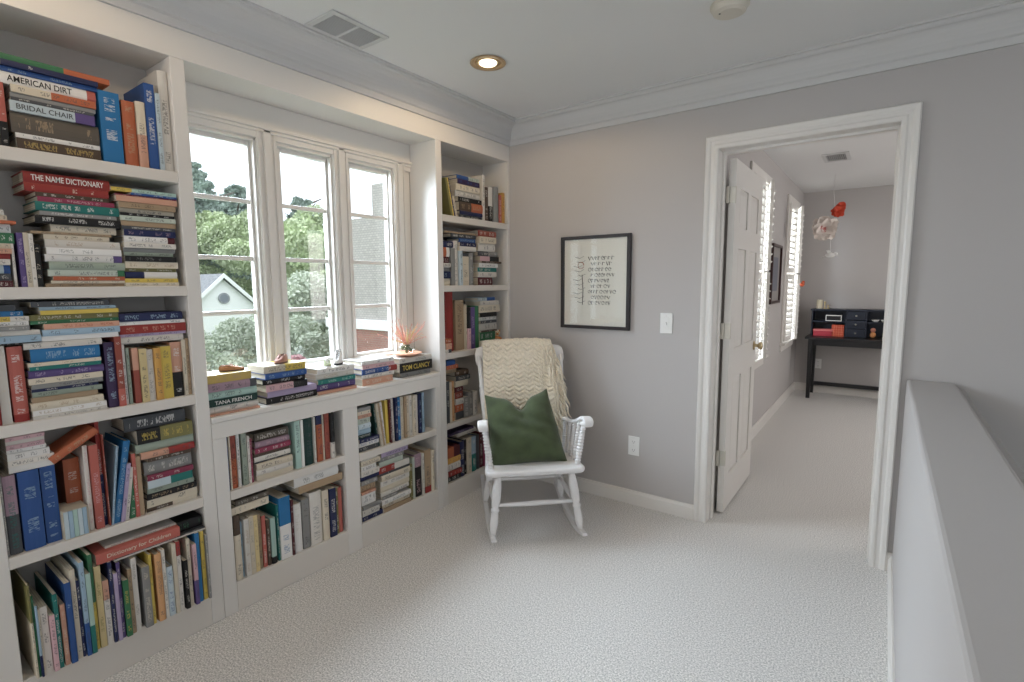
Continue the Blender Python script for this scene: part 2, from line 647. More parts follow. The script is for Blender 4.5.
casing('trim_4', PX, PX2, DH, .069, YB, -1, label='white moulded door casing')
casing('trim_5', PX, PX2, DH, .069, YB + .15, 1)
b = MB()
b.box(PX - .02, PX, YB - .002, YB + .152, 0, DH + .02)
b.box(PX2, PX2 + .02, YB - .002, YB + .152, 0, DH + .02)
b.box(PX, PX2, YB - .002, YB + .152, DH, DH + .02)
b.box(PX, PX + .010, YB + .06, YB + .10, 0, DH - .01)
b.box(PX2 - .010, PX2, YB + .06, YB + .10, 0, DH - .01)
b.box(PX, PX2, YB + .06, YB + .10, DH - .012, DH)
struct(b.build('trim_6', M['white']), 'white jamb lining the open doorway')
b = MB().box(PX2 - .012, PX2 - .0095, YB + .064, YB + .094, 1.86, 1.95)
tag(b.build('strike_plate', M['nickel']), 'small metal plate high on the right door jamb', 'hardware')

# open six-panel door, hinged at the left jamb
DX0, DX1, DY0, DY1, DZ0, DZ1 = 1.392, 1.427, 3.075, 3.82, .012, 2.045
door = thing('panel_door', 'white six-panel door standing open into the far room', 'door', ((DX0 + DX1) / 2, DY0, 0))
door.name = 'door_1'
door['kind'] = 'structure'
hx = (DX1 - DX0) / 2
b = MB()
W_ = DY1 - DY0
cols = [(.105, .105 + .225), (W_ - .105 - .225, W_ - .105)]
rows = [(.22, .80), (.98, 1.56), (1.68, 1.90)]
# stiles and rails
b.box(-hx, hx, 0, cols[0][0], DZ0, DZ1)
b.box(-hx, hx, cols[0][1], cols[1][0], DZ0, DZ1)
b.box(-hx, hx, cols[1][1], W_, DZ0, DZ1)
for c0, c1 in cols:
    zz = DZ0
    for r0, r1 in rows:
        b.box(-hx, hx, c0, c1, zz, r0)
        zz = r1
    b.box(-hx, hx, c0, c1, zz, DZ1)
b.build('door_leaf', M['white'], door)
for c0, c1 in cols:
    for r0, r1 in rows:
        q = MB()
        for sx in (-1, 1):
            x1 = sx * (hx - .009)
            x2 = sx * (hx - .002)
            i = .035
            v = [(x1, c0, r0), (x1, c1, r0), (x1, c1, r1), (x1, c0, r1), (x2, c0 + i, r0 + i), (x2, c1 - i, r0 + i), (x2, c1 - i, r1 - i), (x2, c0 + i, r1 - i), (0, c0, r0), (0, c1, r0), (0, c1, r1), (0, c0, r1)]
            f = [(4, 5, 6, 7), (0, 1, 5, 4), (1, 2, 6, 5), (2, 3, 7, 6), (3, 0, 4, 7), (8, 9, 1, 0), (9, 10, 2, 1), (10, 11, 3, 2), (11, 8, 0, 3), (8, 11, 10, 9)]
            q.add(v, f)
        q.build('door_panel', M['white'], door)
for z in (.34, 1.09, 1.85):
    q = MB()
    q.box(-hx + .004, hx + .001, -.0025, -.0002, z - .045, z + .045)
    q.box(hx - .0005, hx + .0015, -.001, .016, z - .045, z + .045)
    q.turned((-hx + .0, -.007, z - .047), (-hx + .0, -.007, z + .047), [(0, .006), (1, .006)], 10)
    q.box(-hx - .012, -hx + .006, -.018, -.0002, z - .045, z + .045)
    q.build('hinge', M['nickel'], door)['label'] = 'satin metal butt hinge'
q = MB()
for sx in (-1, 1):
    q.turned((sx * hx, W_ - .065, .94), (sx * (hx + .055), W_ - .065, .94), [(0, .03), (.1, .03), (.15, .012), (.5, .011), (.6, .022), (.8, .027), (.95, .024), (1, .010)], 16)
q.build('knob', M['brass'], door, smooth=True)['label'] = 'brass door knob'

# ------------------------------------------------------------------ bay windows
PANES = [(1.002, 1.240), (1.396, 1.638), (1.792, 2.044)]
PZ0, PZ1 = 0.985, 2.000
for i, ((w0, w1), (p0, p1)) in enumerate(zip(WIN, PANES)):
    root = bpy.data.objects.new('window_%d' % (i + 1), None)
    COL.objects.link(root)
    struct(root, ['left window of the bay, four stacked panes', 'middle window of the bay, four stacked panes', 'right window of the bay, four stacked panes'][i])
    b = MB()
    b.box(XI - .065, XI + .002, w0, w0 + .010, WZ0, WZ1)
    b.box(XI - .065, XI + .002, w1 - .010, w1, WZ0, WZ1)
    b.box(XI - .065, XI + .002, w0, w1, WZ1 - .010, WZ1)
    b.box(XI - .065, XI + .002, w0, w1, WZ0, WZ0 + .012)
    b.build('window_frame', M['white'], root, bevel=.0015)
    b = MB()
    xs0, xs1 = XI - .060, XI - .026
    b.box(xs0, xs1, w0 + .011, p0, PZ0 - .02, WZ1 - .011)
    b.box(xs0, xs1, p1, w1 - .011, PZ0 - .02, WZ1 - .011)
    b.box(xs0, xs1, p0, p1, PZ1, WZ1 - .011)
    b.box(xs0, xs1, p0, p1, PZ0 - .02, PZ0)
    b.build('sash', M['white'], root, bevel=.003)
    for z in (1.246, 1.493, 1.752):
        q = MB().box(XI - .056, XI - .038, p0 - .001, p1 + .001, z - .010, z + .010)
        q.build('muntin', M['white'], root, bevel=.003)
    q = MB().box(XI - .049, XI - .045, p0 - .004, p1 + .004, PZ0 - .004, PZ1 + .004)
    q.build('glass', M['glass'], root)
# mullion casings, head casing and ledges of the bay
for n, (a0, a1) in enumerate([(0.897, WIN[0][0]), (WIN[0][1], WIN[1][0]), (WIN[1][1], WIN[2][0]), (WIN[2][1], 2.150)]):
    b = MB()
    b.box(XI, XI + .012, a0, a1, 0.847, 2.191)
    w = a1 - a0
    if w > .06:
        b.box(XI, XI + .024, a0 + w * .32, a0 + w * .68, 0.847, 2.075)
        b.box(XI, XI + .018, a0 + .004, a0 + .016, .847, 2.07)
        b.box(XI, XI + .018, a1 - .016, a1 - .004, .847, 2.07)
    struct(b.build('trim_%d' % (7 + n), M['white'], bevel=.003))
b = MB()
b.box(XI, XI + .014, 0.897, 2.194, WZ1 + .004, 2.191)
b.box(XI, XI + .032, 0.897, 2.194, 2.074, 2.088)
b.box(XI, XI + .024, 0.897, 2.194, 2.060, 2.074)
struct(b.build('trim_11', M['white'], bevel=.003), 'head casing above the bay windows')
b = MB()
b.box(XI, XI + .014, 0.897, 2.194, .847, WZ0)
b.box(XI, XI + .040, 0.897, 2.194, WZ0 - .004, WZ0 + .016)
struct(b.build('window_sill', M['white'], bevel=.004), 'white stool under the bay windows')
bpy.data.objects['window_sill'].name = 'trim_12'

# ------------------------------------------------------------------ built-in bookcases
def shelf_part(parent, y0, y1, zt, zb, x0=XI + .006, x1=0.0, name='shelf'):
    return MB().box(x0, x1, y0, y1, zb, zt).build(name, M['shelf'], parent, bevel=.0025)


def col_bookcase(label, y_out0, y_in0, y_in1, y_out1, shelves, zb=.13, ztop=2.191):
    t = thing('built_in_bookcase', label, 'bookcase', (0, y_in0, 0), 0)
    o = -y_in0
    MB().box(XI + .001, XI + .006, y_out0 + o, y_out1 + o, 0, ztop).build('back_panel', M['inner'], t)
    MB().box(XI + .006, 0, y_out0 + o, y_in0 + o, 0, ztop).build('side_panel', M['white'], t, bevel=.0025)
    MB().box(XI + .006, 0, y_in1 + o, y_out1 + o, 0, ztop).build('side_panel', M['white'], t, bevel=.0025)
    shelf_part(t, y_in0 + o, y_in1 + o, zb, 0, name='base')
    for zt, zl in shelves:
        shelf_part(t, y_in0 + o, y_in1 + o, zt, zl)
    return t


col_bookcase('tall white built-in bookcase left of the bay windows', .236, .29, .848, .896,
             [(1.785, 1.745), (1.369, 1.332), (.952, .914), (.538, .500)])
col_bookcase('tall narrow white built-in bookcase in the corner behind the rocking chair', 2.195, 2.243, 2.883, 2.910,
             [(1.777, 1.738), (1.360, 1.323), (.950, .912), (.510, .475)])
t = thing('low_bookcase', 'low white bookcase with four cubbies under the bay windows', 'bookcase', (0, .897, 0), 0)
o = -.897
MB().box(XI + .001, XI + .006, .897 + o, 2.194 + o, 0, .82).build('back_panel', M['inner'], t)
for a0, a1 in ((.897, .951), (1.505, 1.59), (2.153, 2.194)):
    MB().box(XI + .006, 0, a0 + o, a1 + o, 0, .757).build('upright_panel', M['white'], t, bevel=.002)
MB().box(XI + .006, 0, .897 + o, 2.194 + o, .757, .822).build('top_rail', M['white'], t, bevel=.0015)
MB().box(XI + .001, .004, .8975 + o, 2.1935 + o, .822, .847).build('seat_top', M['white'], t, bevel=.006, bseg=3)
shelf_part(t, .951 + o, 1.505 + o, .13, 0, name='base')
shelf_part(t, 1.59 + o, 2.153 + o, .13, 0, name='base')
shelf_part(t, .951 + o, 1.505 + o, .525, .487)
shelf_part(t, 1.59 + o, 2.153 + o, .505, .467)

# ------------------------------------------------------------------ books
BOOKS = [
('L1','pile','f',1.785,0.0355,0.419,0.626,-0.012,'brown',1,{'ink':'gold'}),
('L1','pile','f',1.8205,0.0148,0.419,0.626,-0.012,'white',1),
('L1','pile','f',1.8353,0.0613,0.411,0.627,-0.012,'taupe',1,{'ink':'tan'}),
('L1','pile','f',1.8966,0.0306,0.412,0.617,-0.012,'paleblue',1,{'T':'BRIDAL CHAIR','tc':'slate','c2':'purple','b':0.75}),
('L1','pile','f',1.9271,0.0106,0.416,0.616,-0.012,'slate',1),
('L1','pile','f',1.9377,0.0135,0.416,0.622,-0.012,'grey',1),
('L1','pile','f',1.9512,0.0223,0.418,0.623,-0.012,'cream',1,{'c2':'orange','b':0.45}),
('L1','pile','f',1.9735,0.0351,0.397,0.627,-0.012,'white',1,{'T':'AMERICAN DIRT','tc':'black','c2':'coral','b':0.9}),
('L1','pile','f',2.0086,0.014,0.399,0.632,-0.012,'blue',1,{'ink':'lightblue'}),
('L1','pile','f',2.0226,0.0163,0.401,0.633,-0.012,'navy',1,{'ink':'white'}),
('L1','pile','f',2.0389,0.0175,0.402,0.666,-0.012,'green',1,{'c2':'orange','b':0.55,'n':'green and orange patterned'}),
('L1','row','v',1.785,0.188,0.3866,0.4041,-0.012,'coral',1,{'c2':'black','b':0.4,'flip':1}),
('L1','row','v',1.785,0.232,0.6318,0.6891,-0.012,'brightblue',1,{'ink':'white'}),
('L1','row','v',1.785,0.2176,0.6952,0.7336,-0.012,'orange',1,{'ink':'tan'}),
('L1','row','v',1.785,0.224,0.7357,0.7635,-0.012,'cream',1,{'c2':'salmon','b':0.5,'flip':1}),
('L1','row','v',1.785,0.2939,0.7657,0.7965,-0.012,'blue',1,{'ink':'white'}),
('L1','row','v',1.785,0.2676,0.7976,0.8122,-0.012,'paleblue',1),
('L1','row','v',1.785,0.3531,0.8145,0.846,-0.012,'linen',1,{'ink':'black','side':'slate','deep':1}),
('L2','main pile','f',1.369,0.0108,0.45,0.6584,-0.012,'tan',1),
('L2','main pile','f',1.3798,0.0095,0.463,0.6584,-0.012,'cream',1),
('L2','main pile','f',1.3893,0.0135,0.468,0.6584,-0.012,'orange',1,{'ink':'cream'}),
('L2','main pile','f',1.4029,0.021,0.458,0.66,-0.012,'palegreen',1,{'c2':'green','b':0.9}),
('L2','main pile','f',1.4239,0.0257,0.462,0.662,-0.012,'sage',1),
('L2','main pile','f',1.4495,0.0229,0.454,0.656,-0.012,'white',1,{'c2':'purple','b':0.88}),
('L2','main pile','f',1.4725,0.0216,0.459,0.656,-0.012,'white',1,{'ink':'grey'}),
('L2','main pile','f',1.494,0.0256,0.459,0.656,-0.012,'linen',1,{'ink':'tan'}),
('L2','main pile','f',1.5196,0.0161,0.458,0.628,-0.012,'cream',1,{'ink':'brown'}),
('L2','main pile','f',1.5358,0.0081,0.428,0.634,-0.012,'tan',1),
('L2','main pile','f',1.5438,0.0242,0.477,0.649,-0.012,'cream',1),
('L2','main pile','f',1.568,0.0255,0.44,0.66,-0.012,'black',1,{'ink':'white'}),
('L2','main pile','f',1.5935,0.0134,0.453,0.652,-0.012,'grey',1,{'ink':'white'}),
('L2','main pile','f',1.6069,0.0281,0.444,0.6594,-0.012,'teal',1,{'ink':'white'}),
('L2','main pile','f',1.6349,0.016,0.452,0.65,-0.012,'crimson',1,{'ink':'pink'}),
('L2','main pile','f',1.651,0.0133,0.449,0.635,-0.012,'brown',1),
('L2','main pile','f',1.6643,0.0253,0.425,0.637,-0.012,'red',1,{'ink':'cream'}),
('L2','main pile','f',1.6896,0.0346,0.425,0.642,-0.012,'red',1,{'T':'THE NAME DICTIONARY','tc':'white'}),
('L2','row','v',1.369,0.1313,0.3791,0.3859,-0.012,'linen',1),
('L2','row','v',1.369,0.165,0.3937,0.4076,-0.012,'purple',1,{'ink':'lilac'}),
('L2','row','v',1.369,0.166,0.4076,0.4199,-0.012,'cream',1),
('L2','row','v',1.369,0.1641,0.4199,0.4306,-0.012,'linen',1,{'ink':'slate'}),
('L2','row','v',1.369,0.1329,0.4306,0.4459,-0.012,'black',1,{'ink':'cream'}),
('L2','left pile','f',1.369,0.0201,0.321,0.374,-0.012,'maroon',0),
('L2','left pile','f',1.3891,0.0214,0.323,0.373,-0.012,'slate',0),
('L2','left pile','f',1.4105,0.0251,0.325,0.373,-0.012,'paleblue',0,{'c2':'blue','b':0.7}),
('L2','left pile','f',1.4356,0.0176,0.326,0.373,-0.012,'linen',0),
('L2','left pile','f',1.4532,0.0163,0.328,0.376,-0.012,'red',0),
('L2','left pile','f',1.4695,0.015,0.329,0.3785,-0.012,'salmon',0),
('L2','left pile','f',1.4845,0.0163,0.331,0.379,-0.012,'cream',0),
('L2','left pile','f',1.5008,0.0312,0.333,0.389,-0.012,'green',1,{'ink':'white'}),
('L2','left pile','f',1.532,0.0262,0.335,0.384,-0.012,'white',0),
('L2','left pile','f',1.5582,0.01,0.337,0.395,-0.012,'orange',0),
('L2','left pile','f',1.5681,0.0162,0.338,0.378,-0.012,'cream',0),
('L2','left pile','f',1.5843,0.0149,0.339,0.371,-0.012,'linen',0),
('L2','right pile','f',1.369,0.0132,0.659,0.826,-0.012,'cream',1),
('L2','right pile','f',1.3822,0.0145,0.659,0.825,-0.012,'yellow',1),
('L2','right pile','f',1.3966,0.0236,0.663,0.825,-0.012,'white',1,{'c2':'navy','b':0.35,'flip':1}),
('L2','right pile','f',1.4203,0.0125,0.664,0.825,-0.012,'olive',1),
('L2','right pile','f',1.4328,0.0236,0.664,0.829,-0.012,'cream',1,{'ink':'tan'}),
('L2','right pile','f',1.4564,0.0196,0.664,0.825,-0.012,'black',1,{'ink':'grey'}),
('L2','right pile','f',1.476,0.0131,0.664,0.818,-0.012,'sage',1),
('L2','right pile','f',1.4891,0.015,0.664,0.826,-0.012,'grey',1),
('L2','right pile','f',1.5041,0.0183,0.665,0.826,-0.012,'linen',1),
('L2','right pile','f',1.5224,0.0228,0.668,0.825,-0.012,'white',1,{'c2':'maroon','b':0.85}),
('L2','right pile','f',1.5452,0.0222,0.669,0.829,-0.012,'navy',1,{'ink':'mauve'}),
('L2','right pile','f',1.5674,0.0117,0.663,0.829,-0.012,'slate',1),
('L2','right pile','f',1.5791,0.0176,0.662,0.831,-0.012,'tan',1),
('L2','right pile','f',1.5967,0.0169,0.66,0.831,-0.012,'palegreen',1),
('L2','right pile','f',1.6135,0.0104,0.661,0.828,-0.012,'black',1,{'ink':'white'}),
('L2','right pile','f',1.6239,0.0162,0.661,0.832,-0.012,'cream',1),
('L2','right pile','f',1.6401,0.0207,0.66,0.835,-0.012,'tan',1,{'ink':'brown'}),
('L2','right pile','f',1.6609,0.0201,0.654,0.84,-0.012,'salmon',1),
('L2','right pile','f',1.6809,0.0052,0.653,0.842,-0.012,'crimson',0),
('L2','right pile','f',1.6861,0.0078,0.697,0.841,-0.012,'blue',0),
('L2','right pile','f',1.6939,0.0129,0.642,0.84,-0.012,'yellow',1,{'c2':'mint','b':0.3}),
('L3','row','v',0.952,0.2349,0.2956,0.3145,-0.012,'red',0),
('L3','row','v',0.952,0.2401,0.3162,0.3391,-0.012,'linen',1,{'ink':'cream'}),
('L3','row','v',0.952,0.2357,0.3435,0.379,-0.012,'coral',1,{'ink':'white','c2':'red','b':0.1,'flip':1}),
('L3','middle pile','f',0.952,0.0105,0.384,0.574,-0.012,'linen',1),
('L3','middle pile','f',0.9625,0.018,0.385,0.575,-0.012,'white',1,{'ink':'tan'}),
('L3','middle pile','f',0.9806,0.024,0.382,0.567,-0.012,'cream',1,{'ink':'tan'}),
('L3','middle pile','f',1.0046,0.0165,0.387,0.554,-0.012,'tan',1),
('L3','middle pile','f',1.0211,0.0165,0.39,0.569,-0.012,'sage',1),
('L3','middle pile','f',1.0376,0.0105,0.389,0.559,-0.012,'navy',1),
('L3','middle pile','f',1.0481,0.015,0.39,0.571,-0.012,'grey',1,{'ink':'slate'}),
('L3','middle pile','f',1.0631,0.0194,0.384,0.572,-0.012,'cream',1),
('L3','middle pile','f',1.0825,0.0247,0.386,0.577,-0.012,'purple',1,{'ink':'lilac'}),
('L3','middle pile','f',1.1072,0.0127,0.389,0.57,-0.012,'teal',1),
('L3','middle pile','f',1.1199,0.0119,0.386,0.571,-0.012,'cream',1,{'ink':'tan'}),
('L3','middle pile','f',1.1318,0.0432,0.395,0.57,-0.012,'brightblue',1,{'ink':'lightblue'}),
('L3','middle pile','f',1.175,0.0208,0.381,0.578,-0.012,'linen',1),
('L3','upper pile','f',1.1968,0.0165,0.426,0.627,-0.012,'white',1),
('L3','upper pile','f',1.2133,0.0206,0.428,0.631,-0.012,'lightblue',1),
('L3','upper pile','f',1.2339,0.0178,0.434,0.632,-0.012,'salmon',1,{'ink':'orange'}),
('L3','upper pile','f',1.2516,0.0116,0.404,0.633,-0.012,'green',1),
('L3','upper pile','f',1.2633,0.0178,0.404,0.634,-0.012,'olive',1),
('L3','upper pile','f',1.281,0.0136,0.429,0.633,-0.012,'yellow',1),
('L3','upper pile','f',1.2947,0.0109,0.428,0.628,-0.012,'lightblue',1),
('L3','upper pile','f',1.3056,0.0177,0.41,0.611,-0.012,'slate',1),
('L3','left pile','f',1.1926,0.0065,0.317,0.38,-0.012,'black',0),
('L3','left pile','f',1.1992,0.0222,0.317,0.424,-0.012,'lightblue',1),
('L3','left pile','f',1.2214,0.015,0.317,0.424,-0.012,'linen',1),
('L3','left pile','f',1.2364,0.0137,0.317,0.4,-0.012,'grey',1),
('L3','left pile','f',1.25,0.0143,0.317,0.401,-0.012,'white',1),
('L3','left pile','f',1.2644,0.0156,0.317,0.403,-0.012,'yellow',1,{'c2':'linen','b':0.5}),
('L3','left pile','f',1.28,0.0169,0.317,0.39,-0.012,'brightblue',1),
('L3','left pile','f',1.2969,0.0195,0.317,0.374,-0.012,'slate',1),
('L3','right row','v',0.952,0.2268,0.5811,0.6103,-0.012,'deeppurple',1,{'ink':'lightblue'}),
('L3','right row','v',0.952,0.2443,0.6107,0.6306,-0.012,'brick',1,{'c2':'coral','b':0.25,'flip':1}),
('L3','right row','v',0.952,0.2143,0.6316,0.6421,-0.012,'white',1),
('L3','right row','v',0.952,0.2008,0.6431,0.6528,-0.012,'sage',1),
('L3','right row','v',0.952,0.1991,0.6597,0.6784,-0.012,'brick',1,{'c2':'salmon','b':0.6}),
('L3','right row','v',0.952,0.1939,0.6804,0.7031,-0.012,'butter',1),
('L3','right row','v',0.952,0.1885,0.7036,0.7252,-0.012,'linen',1,{'ink':'grey'}),
('L3','right row','v',0.952,0.1919,0.7262,0.7483,-0.012,'amber',1),
('L3','right row','v',0.952,0.1954,0.7493,0.7826,-0.012,'yellow',1,{'ink':'slate'}),
('L3','right row','v',0.952,0.2069,0.7848,0.8213,-0.012,'black',1,{'c2':'salmon','b':0.45,'ink':'white'}),
('L3','right row','v',0.952,0.2143,0.8224,0.8349,-0.012,'cream',1),
('L3','right row','v',0.952,0.2174,0.8355,0.846,-0.012,'tan',1,{'ink':'black'}),
('L3','top pile','f',1.1668,0.0234,0.632,0.83,-0.012,'linen',1,{'ink':'slate'}),
('L3','top pile','f',1.1902,0.0104,0.631,0.842,-0.012,'lilac',1),
('L3','top pile','f',1.2006,0.0313,0.633,0.843,-0.012,'red',1,{'ink':'salmon'}),
('L3','top pile','f',1.2319,0.0129,0.634,0.841,-0.012,'white',1,{'ink':'slate'}),
('L3','top pile','f',1.2448,0.0294,0.634,0.832,-0.012,'navy',1,{'ink':'lightblue'}),
('L4','row','v',0.538,0.2604,0.292,0.2976,-0.012,'grey',1),
('L4','row','v',0.538,0.2531,0.2996,0.3288,-0.012,'slate',1,{'c2':'mauve','b':0.5,'ink':'teal'}),
('L4','row','v',0.538,0.2566,0.3329,0.3835,-0.012,'blue',1,{'ink':'lightblue'}),
('L4','row','v',0.538,0.2578,0.3868,0.4243,-0.012,'blue',1,{'ink':'lightblue'}),
('L4','row','v',0.538,0.2514,0.4551,0.4981,-0.07,'orange',1),
('L4','row','v',0.538,0.2983,0.4981,0.5109,-0.012,'linen',1,{'ink':'pink'}),
('L4','row','v',0.538,0.2961,0.5133,0.5368,-0.012,'coral',1,{'ink':'pink'}),
('L4','left pile','f',0.7959,0.0194,0.317,0.425,-0.012,'white',1),
('L4','left pile','f',0.8153,0.0194,0.317,0.426,-0.012,'linen',1),
('L4','left pile','f',0.8347,0.0222,0.317,0.416,-0.012,'white',1,{'ink':'slate'}),
('L4','left pile','f',0.8569,0.0122,0.317,0.41,-0.012,'white',1),
('L4','left pile','f',0.8691,0.015,0.317,0.406,-0.012,'pink',1),
('L4','left pile','f',0.8841,0.0122,0.317,0.407,-0.012,'linen',1),
('L4','left pile','f',0.8963,0.0121,0.317,0.408,-0.012,'pink',1),
('L4','slanting row','v',0.538,0.3695,0.5386,0.5501,-0.03,'navy',1,{'c2':'red','b':0.5}),
('L4','slanting row','v',0.538,0.3261,0.5501,0.5543,-0.012,'brick',1),
('L4','slanting row','v',0.538,0.2776,0.5548,0.5609,-0.012,'lightblue',1,{'lean':0.034}),
('L4','slanting row','v',0.538,0.2922,0.5614,0.582,-0.012,'brightblue',1,{'ink':'lightblue','lean':0.051}),
('L4','slanting row','v',0.538,0.2078,0.5826,0.5945,-0.012,'lilac',1,{'lean':0.033}),
('L4','slanting row','v',0.538,0.1912,0.595,0.6059,-0.012,'linen',1,{'lean':0.029}),
('L4','slanting row','v',0.538,0.1712,0.6105,0.6279,-0.012,'green',1,{'lean':0.021}),
('L4','slanting row','v',0.538,0.2352,0.6297,0.6415,-0.012,'coral',1),
('L4','slanting row','v',0.538,0.2212,0.6421,0.6564,-0.012,'tan',1),
('L4','right pile','f',0.538,0.0147,0.665,0.836,-0.012,'brown',1,{'c2':'cream','b':0.5}),
('L4','right pile','f',0.5527,0.0313,0.667,0.838,-0.012,'cream',1),
('L4','right pile','f',0.584,0.0239,0.668,0.836,-0.012,'black',1,{'ink':'tan'}),
('L4','right pile','f',0.6079,0.0193,0.67,0.827,-0.012,'sage',1),
('L4','right pile','f',0.6272,0.0293,0.672,0.822,-0.012,'paleblue',1,{'c2':'teal','b':0.5}),
('L4','right pile','f',0.6565,0.0201,0.673,0.827,-0.012,'crimson',1),
('L4','right pile','f',0.6766,0.0512,0.667,0.825,-0.012,'grey',1,{'ink':'linen'}),
('L4','right pile','f',0.7278,0.0146,0.678,0.824,-0.012,'brown',1),
('L4','right pile','f',0.7424,0.0246,0.658,0.836,-0.012,'salmon',1,{'c2':'red','b':0.5}),
('L4','right pile','f',0.767,0.0319,0.646,0.837,-0.012,'sage',1),
('L4','right pile','f',0.7989,0.0527,0.653,0.836,-0.012,'black',1,{'c2':'olive','b':0.4,'ink':'yellow'}),
('L4','right pile','f',0.8516,0.0489,0.62,0.816,-0.012,'slate',1,{'ink':'white'}),
('L5','row','v',0.13,0.3145,0.318,0.324,0.026,'cream',1,{'c2':'olive','b':0.6}),
('L5','row','v',0.13,0.2754,0.324,0.33,0.026,'green',1,{'ink':'black'}),
('L5','row','v',0.13,0.2402,0.33,0.336,0.026,'lightblue',1,{'c2':'navy','b':0.3,'flip':1}),
('L5','row','v',0.13,0.2263,0.336,0.3409,0.026,'cream',1),
('L5','row','v',0.13,0.2269,0.3419,0.3593,0.026,'linen',1),
('L5','row','v',0.13,0.1918,0.3604,0.3734,0.026,'pink',1),
('L5','row','v',0.13,0.2555,0.3744,0.3855,0.026,'teal',1,{'ink':'white'}),
('L5','row','v',0.13,0.212,0.3887,0.4016,0.026,'salmon',1,{'ink':'cream'}),
('L5','row','v',0.13,0.2798,0.4037,0.42,0.026,'blue',1,{'ink':'lightblue'}),
('L5','row','v',0.13,0.3139,0.4222,0.4355,0.026,'cream',1),
('L5','row','v',0.13,0.2708,0.436,0.4444,0.026,'navy',1,{'ink':'white'}),
('L5','row','v',0.13,0.3319,0.4455,0.458,0.026,'lightblue',1,{'c2':'blue','b':0.35,'flip':1}),
('L5','row','v',0.13,0.2851,0.4591,0.4728,0.026,'mint',1,{'c2':'teal','b':0.35,'flip':1}),
('L5','row','v',0.13,0.3415,0.4724,0.4841,0.022,'yellow',1,{'c2':'green','b':0.5}),
('L5','row','v',0.13,0.2937,0.4854,0.5033,0.022,'butter',1,{'ink':'olive'}),
('L5','row','v',0.13,0.2335,0.5046,0.5214,0.022,'linen',1,{'c2':'salmon','b':0.7}),
('L5','row','v',0.13,0.2945,0.5228,0.533,0.022,'navy',1),
('L5','row','v',0.13,0.2487,0.5344,0.5461,0.022,'lilac',1),
('L5','row','v',0.13,0.2816,0.5468,0.5572,0.022,'purple',1),
('L5','row','v',0.13,0.2107,0.5586,0.5755,0.022,'green',1,{'ink':'yellow'}),
('L5','row','v',0.13,0.2411,0.577,0.5884,0.022,'tan',1),
('L5','row','v',0.13,0.2746,0.5899,0.6058,0.022,'linen',1,{'ink':'grey'}),
('L5','row','v',0.13,0.2306,0.6175,0.6406,0.022,'grey',1,{'ink':'cream'}),
('L5','row','v',0.13,0.2684,0.6421,0.6512,0.022,'yellow',1),
('L5','row','v',0.13,0.2605,0.6596,0.6812,0.022,'apricot',1),
('L5','row','v',0.13,0.2683,0.6827,0.6937,0.022,'linen',1),
('L5','row','v',0.13,0.1934,0.6953,0.7159,0.022,'paleblue',1,{'ink':'blue'}),
('L5','row','v',0.13,0.2759,0.7175,0.7304,0.022,'cream',1),
('L5','row','v',0.13,0.2793,0.7312,0.7451,0.022,'linen',1,{'c2':'red','b':0.8}),
('L5','row','v',0.13,0.1954,0.7509,0.7658,0.022,'black',1,{'ink':'linen'}),
('L5','row','v',0.13,0.2731,0.7675,0.7801,0.022,'cream',1),
('L5','row','v',0.13,0.2465,0.7851,0.7988,0.022,'pink',1,{'c2':'purple','b':0.4,'flip':1}),
('L5','row','v',0.13,0.2825,0.7996,0.8143,0.022,'brightblue',1),
('L5','row','v',0.13,0.2825,0.8177,0.8317,0.022,'yellow',1),
('L5','row','v',0.13,0.2642,0.8335,0.842,0.022,'grey',1),
('S1','pile','f',0.847,0.0077,0.901,1.105,-0.018,'salmon',0),
('S1','pile','f',0.8547,0.0283,0.903,1.106,-0.018,'linen',1,{'ink':'slate'}),
('S1','pile','f',0.883,0.0295,0.903,1.101,-0.018,'forest',1,{'T':'TANA FRENCH','tc':'white'}),
('S1','pile','f',0.9126,0.0314,0.905,1.102,-0.018,'mint',1,{'ink':'slate'}),
('S1','pile','f',0.944,0.0346,0.903,1.098,-0.018,'mauve',1,{'c2':'slate','b':0.86}),
('S1','pile','f',0.9786,0.0332,0.901,1.079,-0.018,'gold',1,{'ink':'tan'}),
('S2','pile','f',0.847,0.0294,1.143,1.388,-0.018,'black',1,{'ink':'white'}),
('S2','pile','f',0.8764,0.0294,1.149,1.388,-0.018,'lilac',1),
('S2','pile','f',0.9058,0.0307,1.137,1.333,-0.018,'pink',1,{'c2':'black','b':0.65}),
('S2','pile','f',0.9365,0.0235,1.13,1.33,-0.018,'black',1,{'ink':'white'}),
('S2','pile','f',0.96,0.0254,1.137,1.332,-0.018,'blue',1,{'ink':'lightblue'}),
('S2','pile','f',0.9853,0.0312,1.138,1.336,-0.018,'cream',1,{'c2':'yellow','b':0.5}),
('S3','pile','f',0.847,0.0142,1.389,1.607,-0.02,'salmon',1),
('S3','pile','f',0.8612,0.0346,1.392,1.61,-0.02,'purple',1,{'ink':'white'}),
('S3','pile','f',0.8959,0.0213,1.391,1.602,-0.02,'teal',1,{'ink':'mint'}),
('S3','pile','f',0.9171,0.0266,1.388,1.601,-0.02,'linen',1,{'ink':'tan'}),
('S3','pile','f',0.9437,0.0265,1.394,1.6,-0.02,'white',1),
('S4','pile','f',0.847,0.0335,1.646,1.846,-0.02,'salmon',1,{'ink':'cream'}),
('S4','pile','f',0.8805,0.0226,1.648,1.861,-0.02,'linen',1),
('S4','pile','f',0.9031,0.0294,1.647,1.879,-0.02,'blue',1,{'ink':'white','c2':'red','b':0.75}),
('S4','pile','f',0.9325,0.0206,1.65,1.863,-0.02,'pink',1),
('S4','pile','f',0.9531,0.0215,1.651,1.865,-0.02,'white',1),
('S5','pile','f',0.847,0.0283,1.916,2.144,-0.02,'grey',1,{'ink':'slate'}),
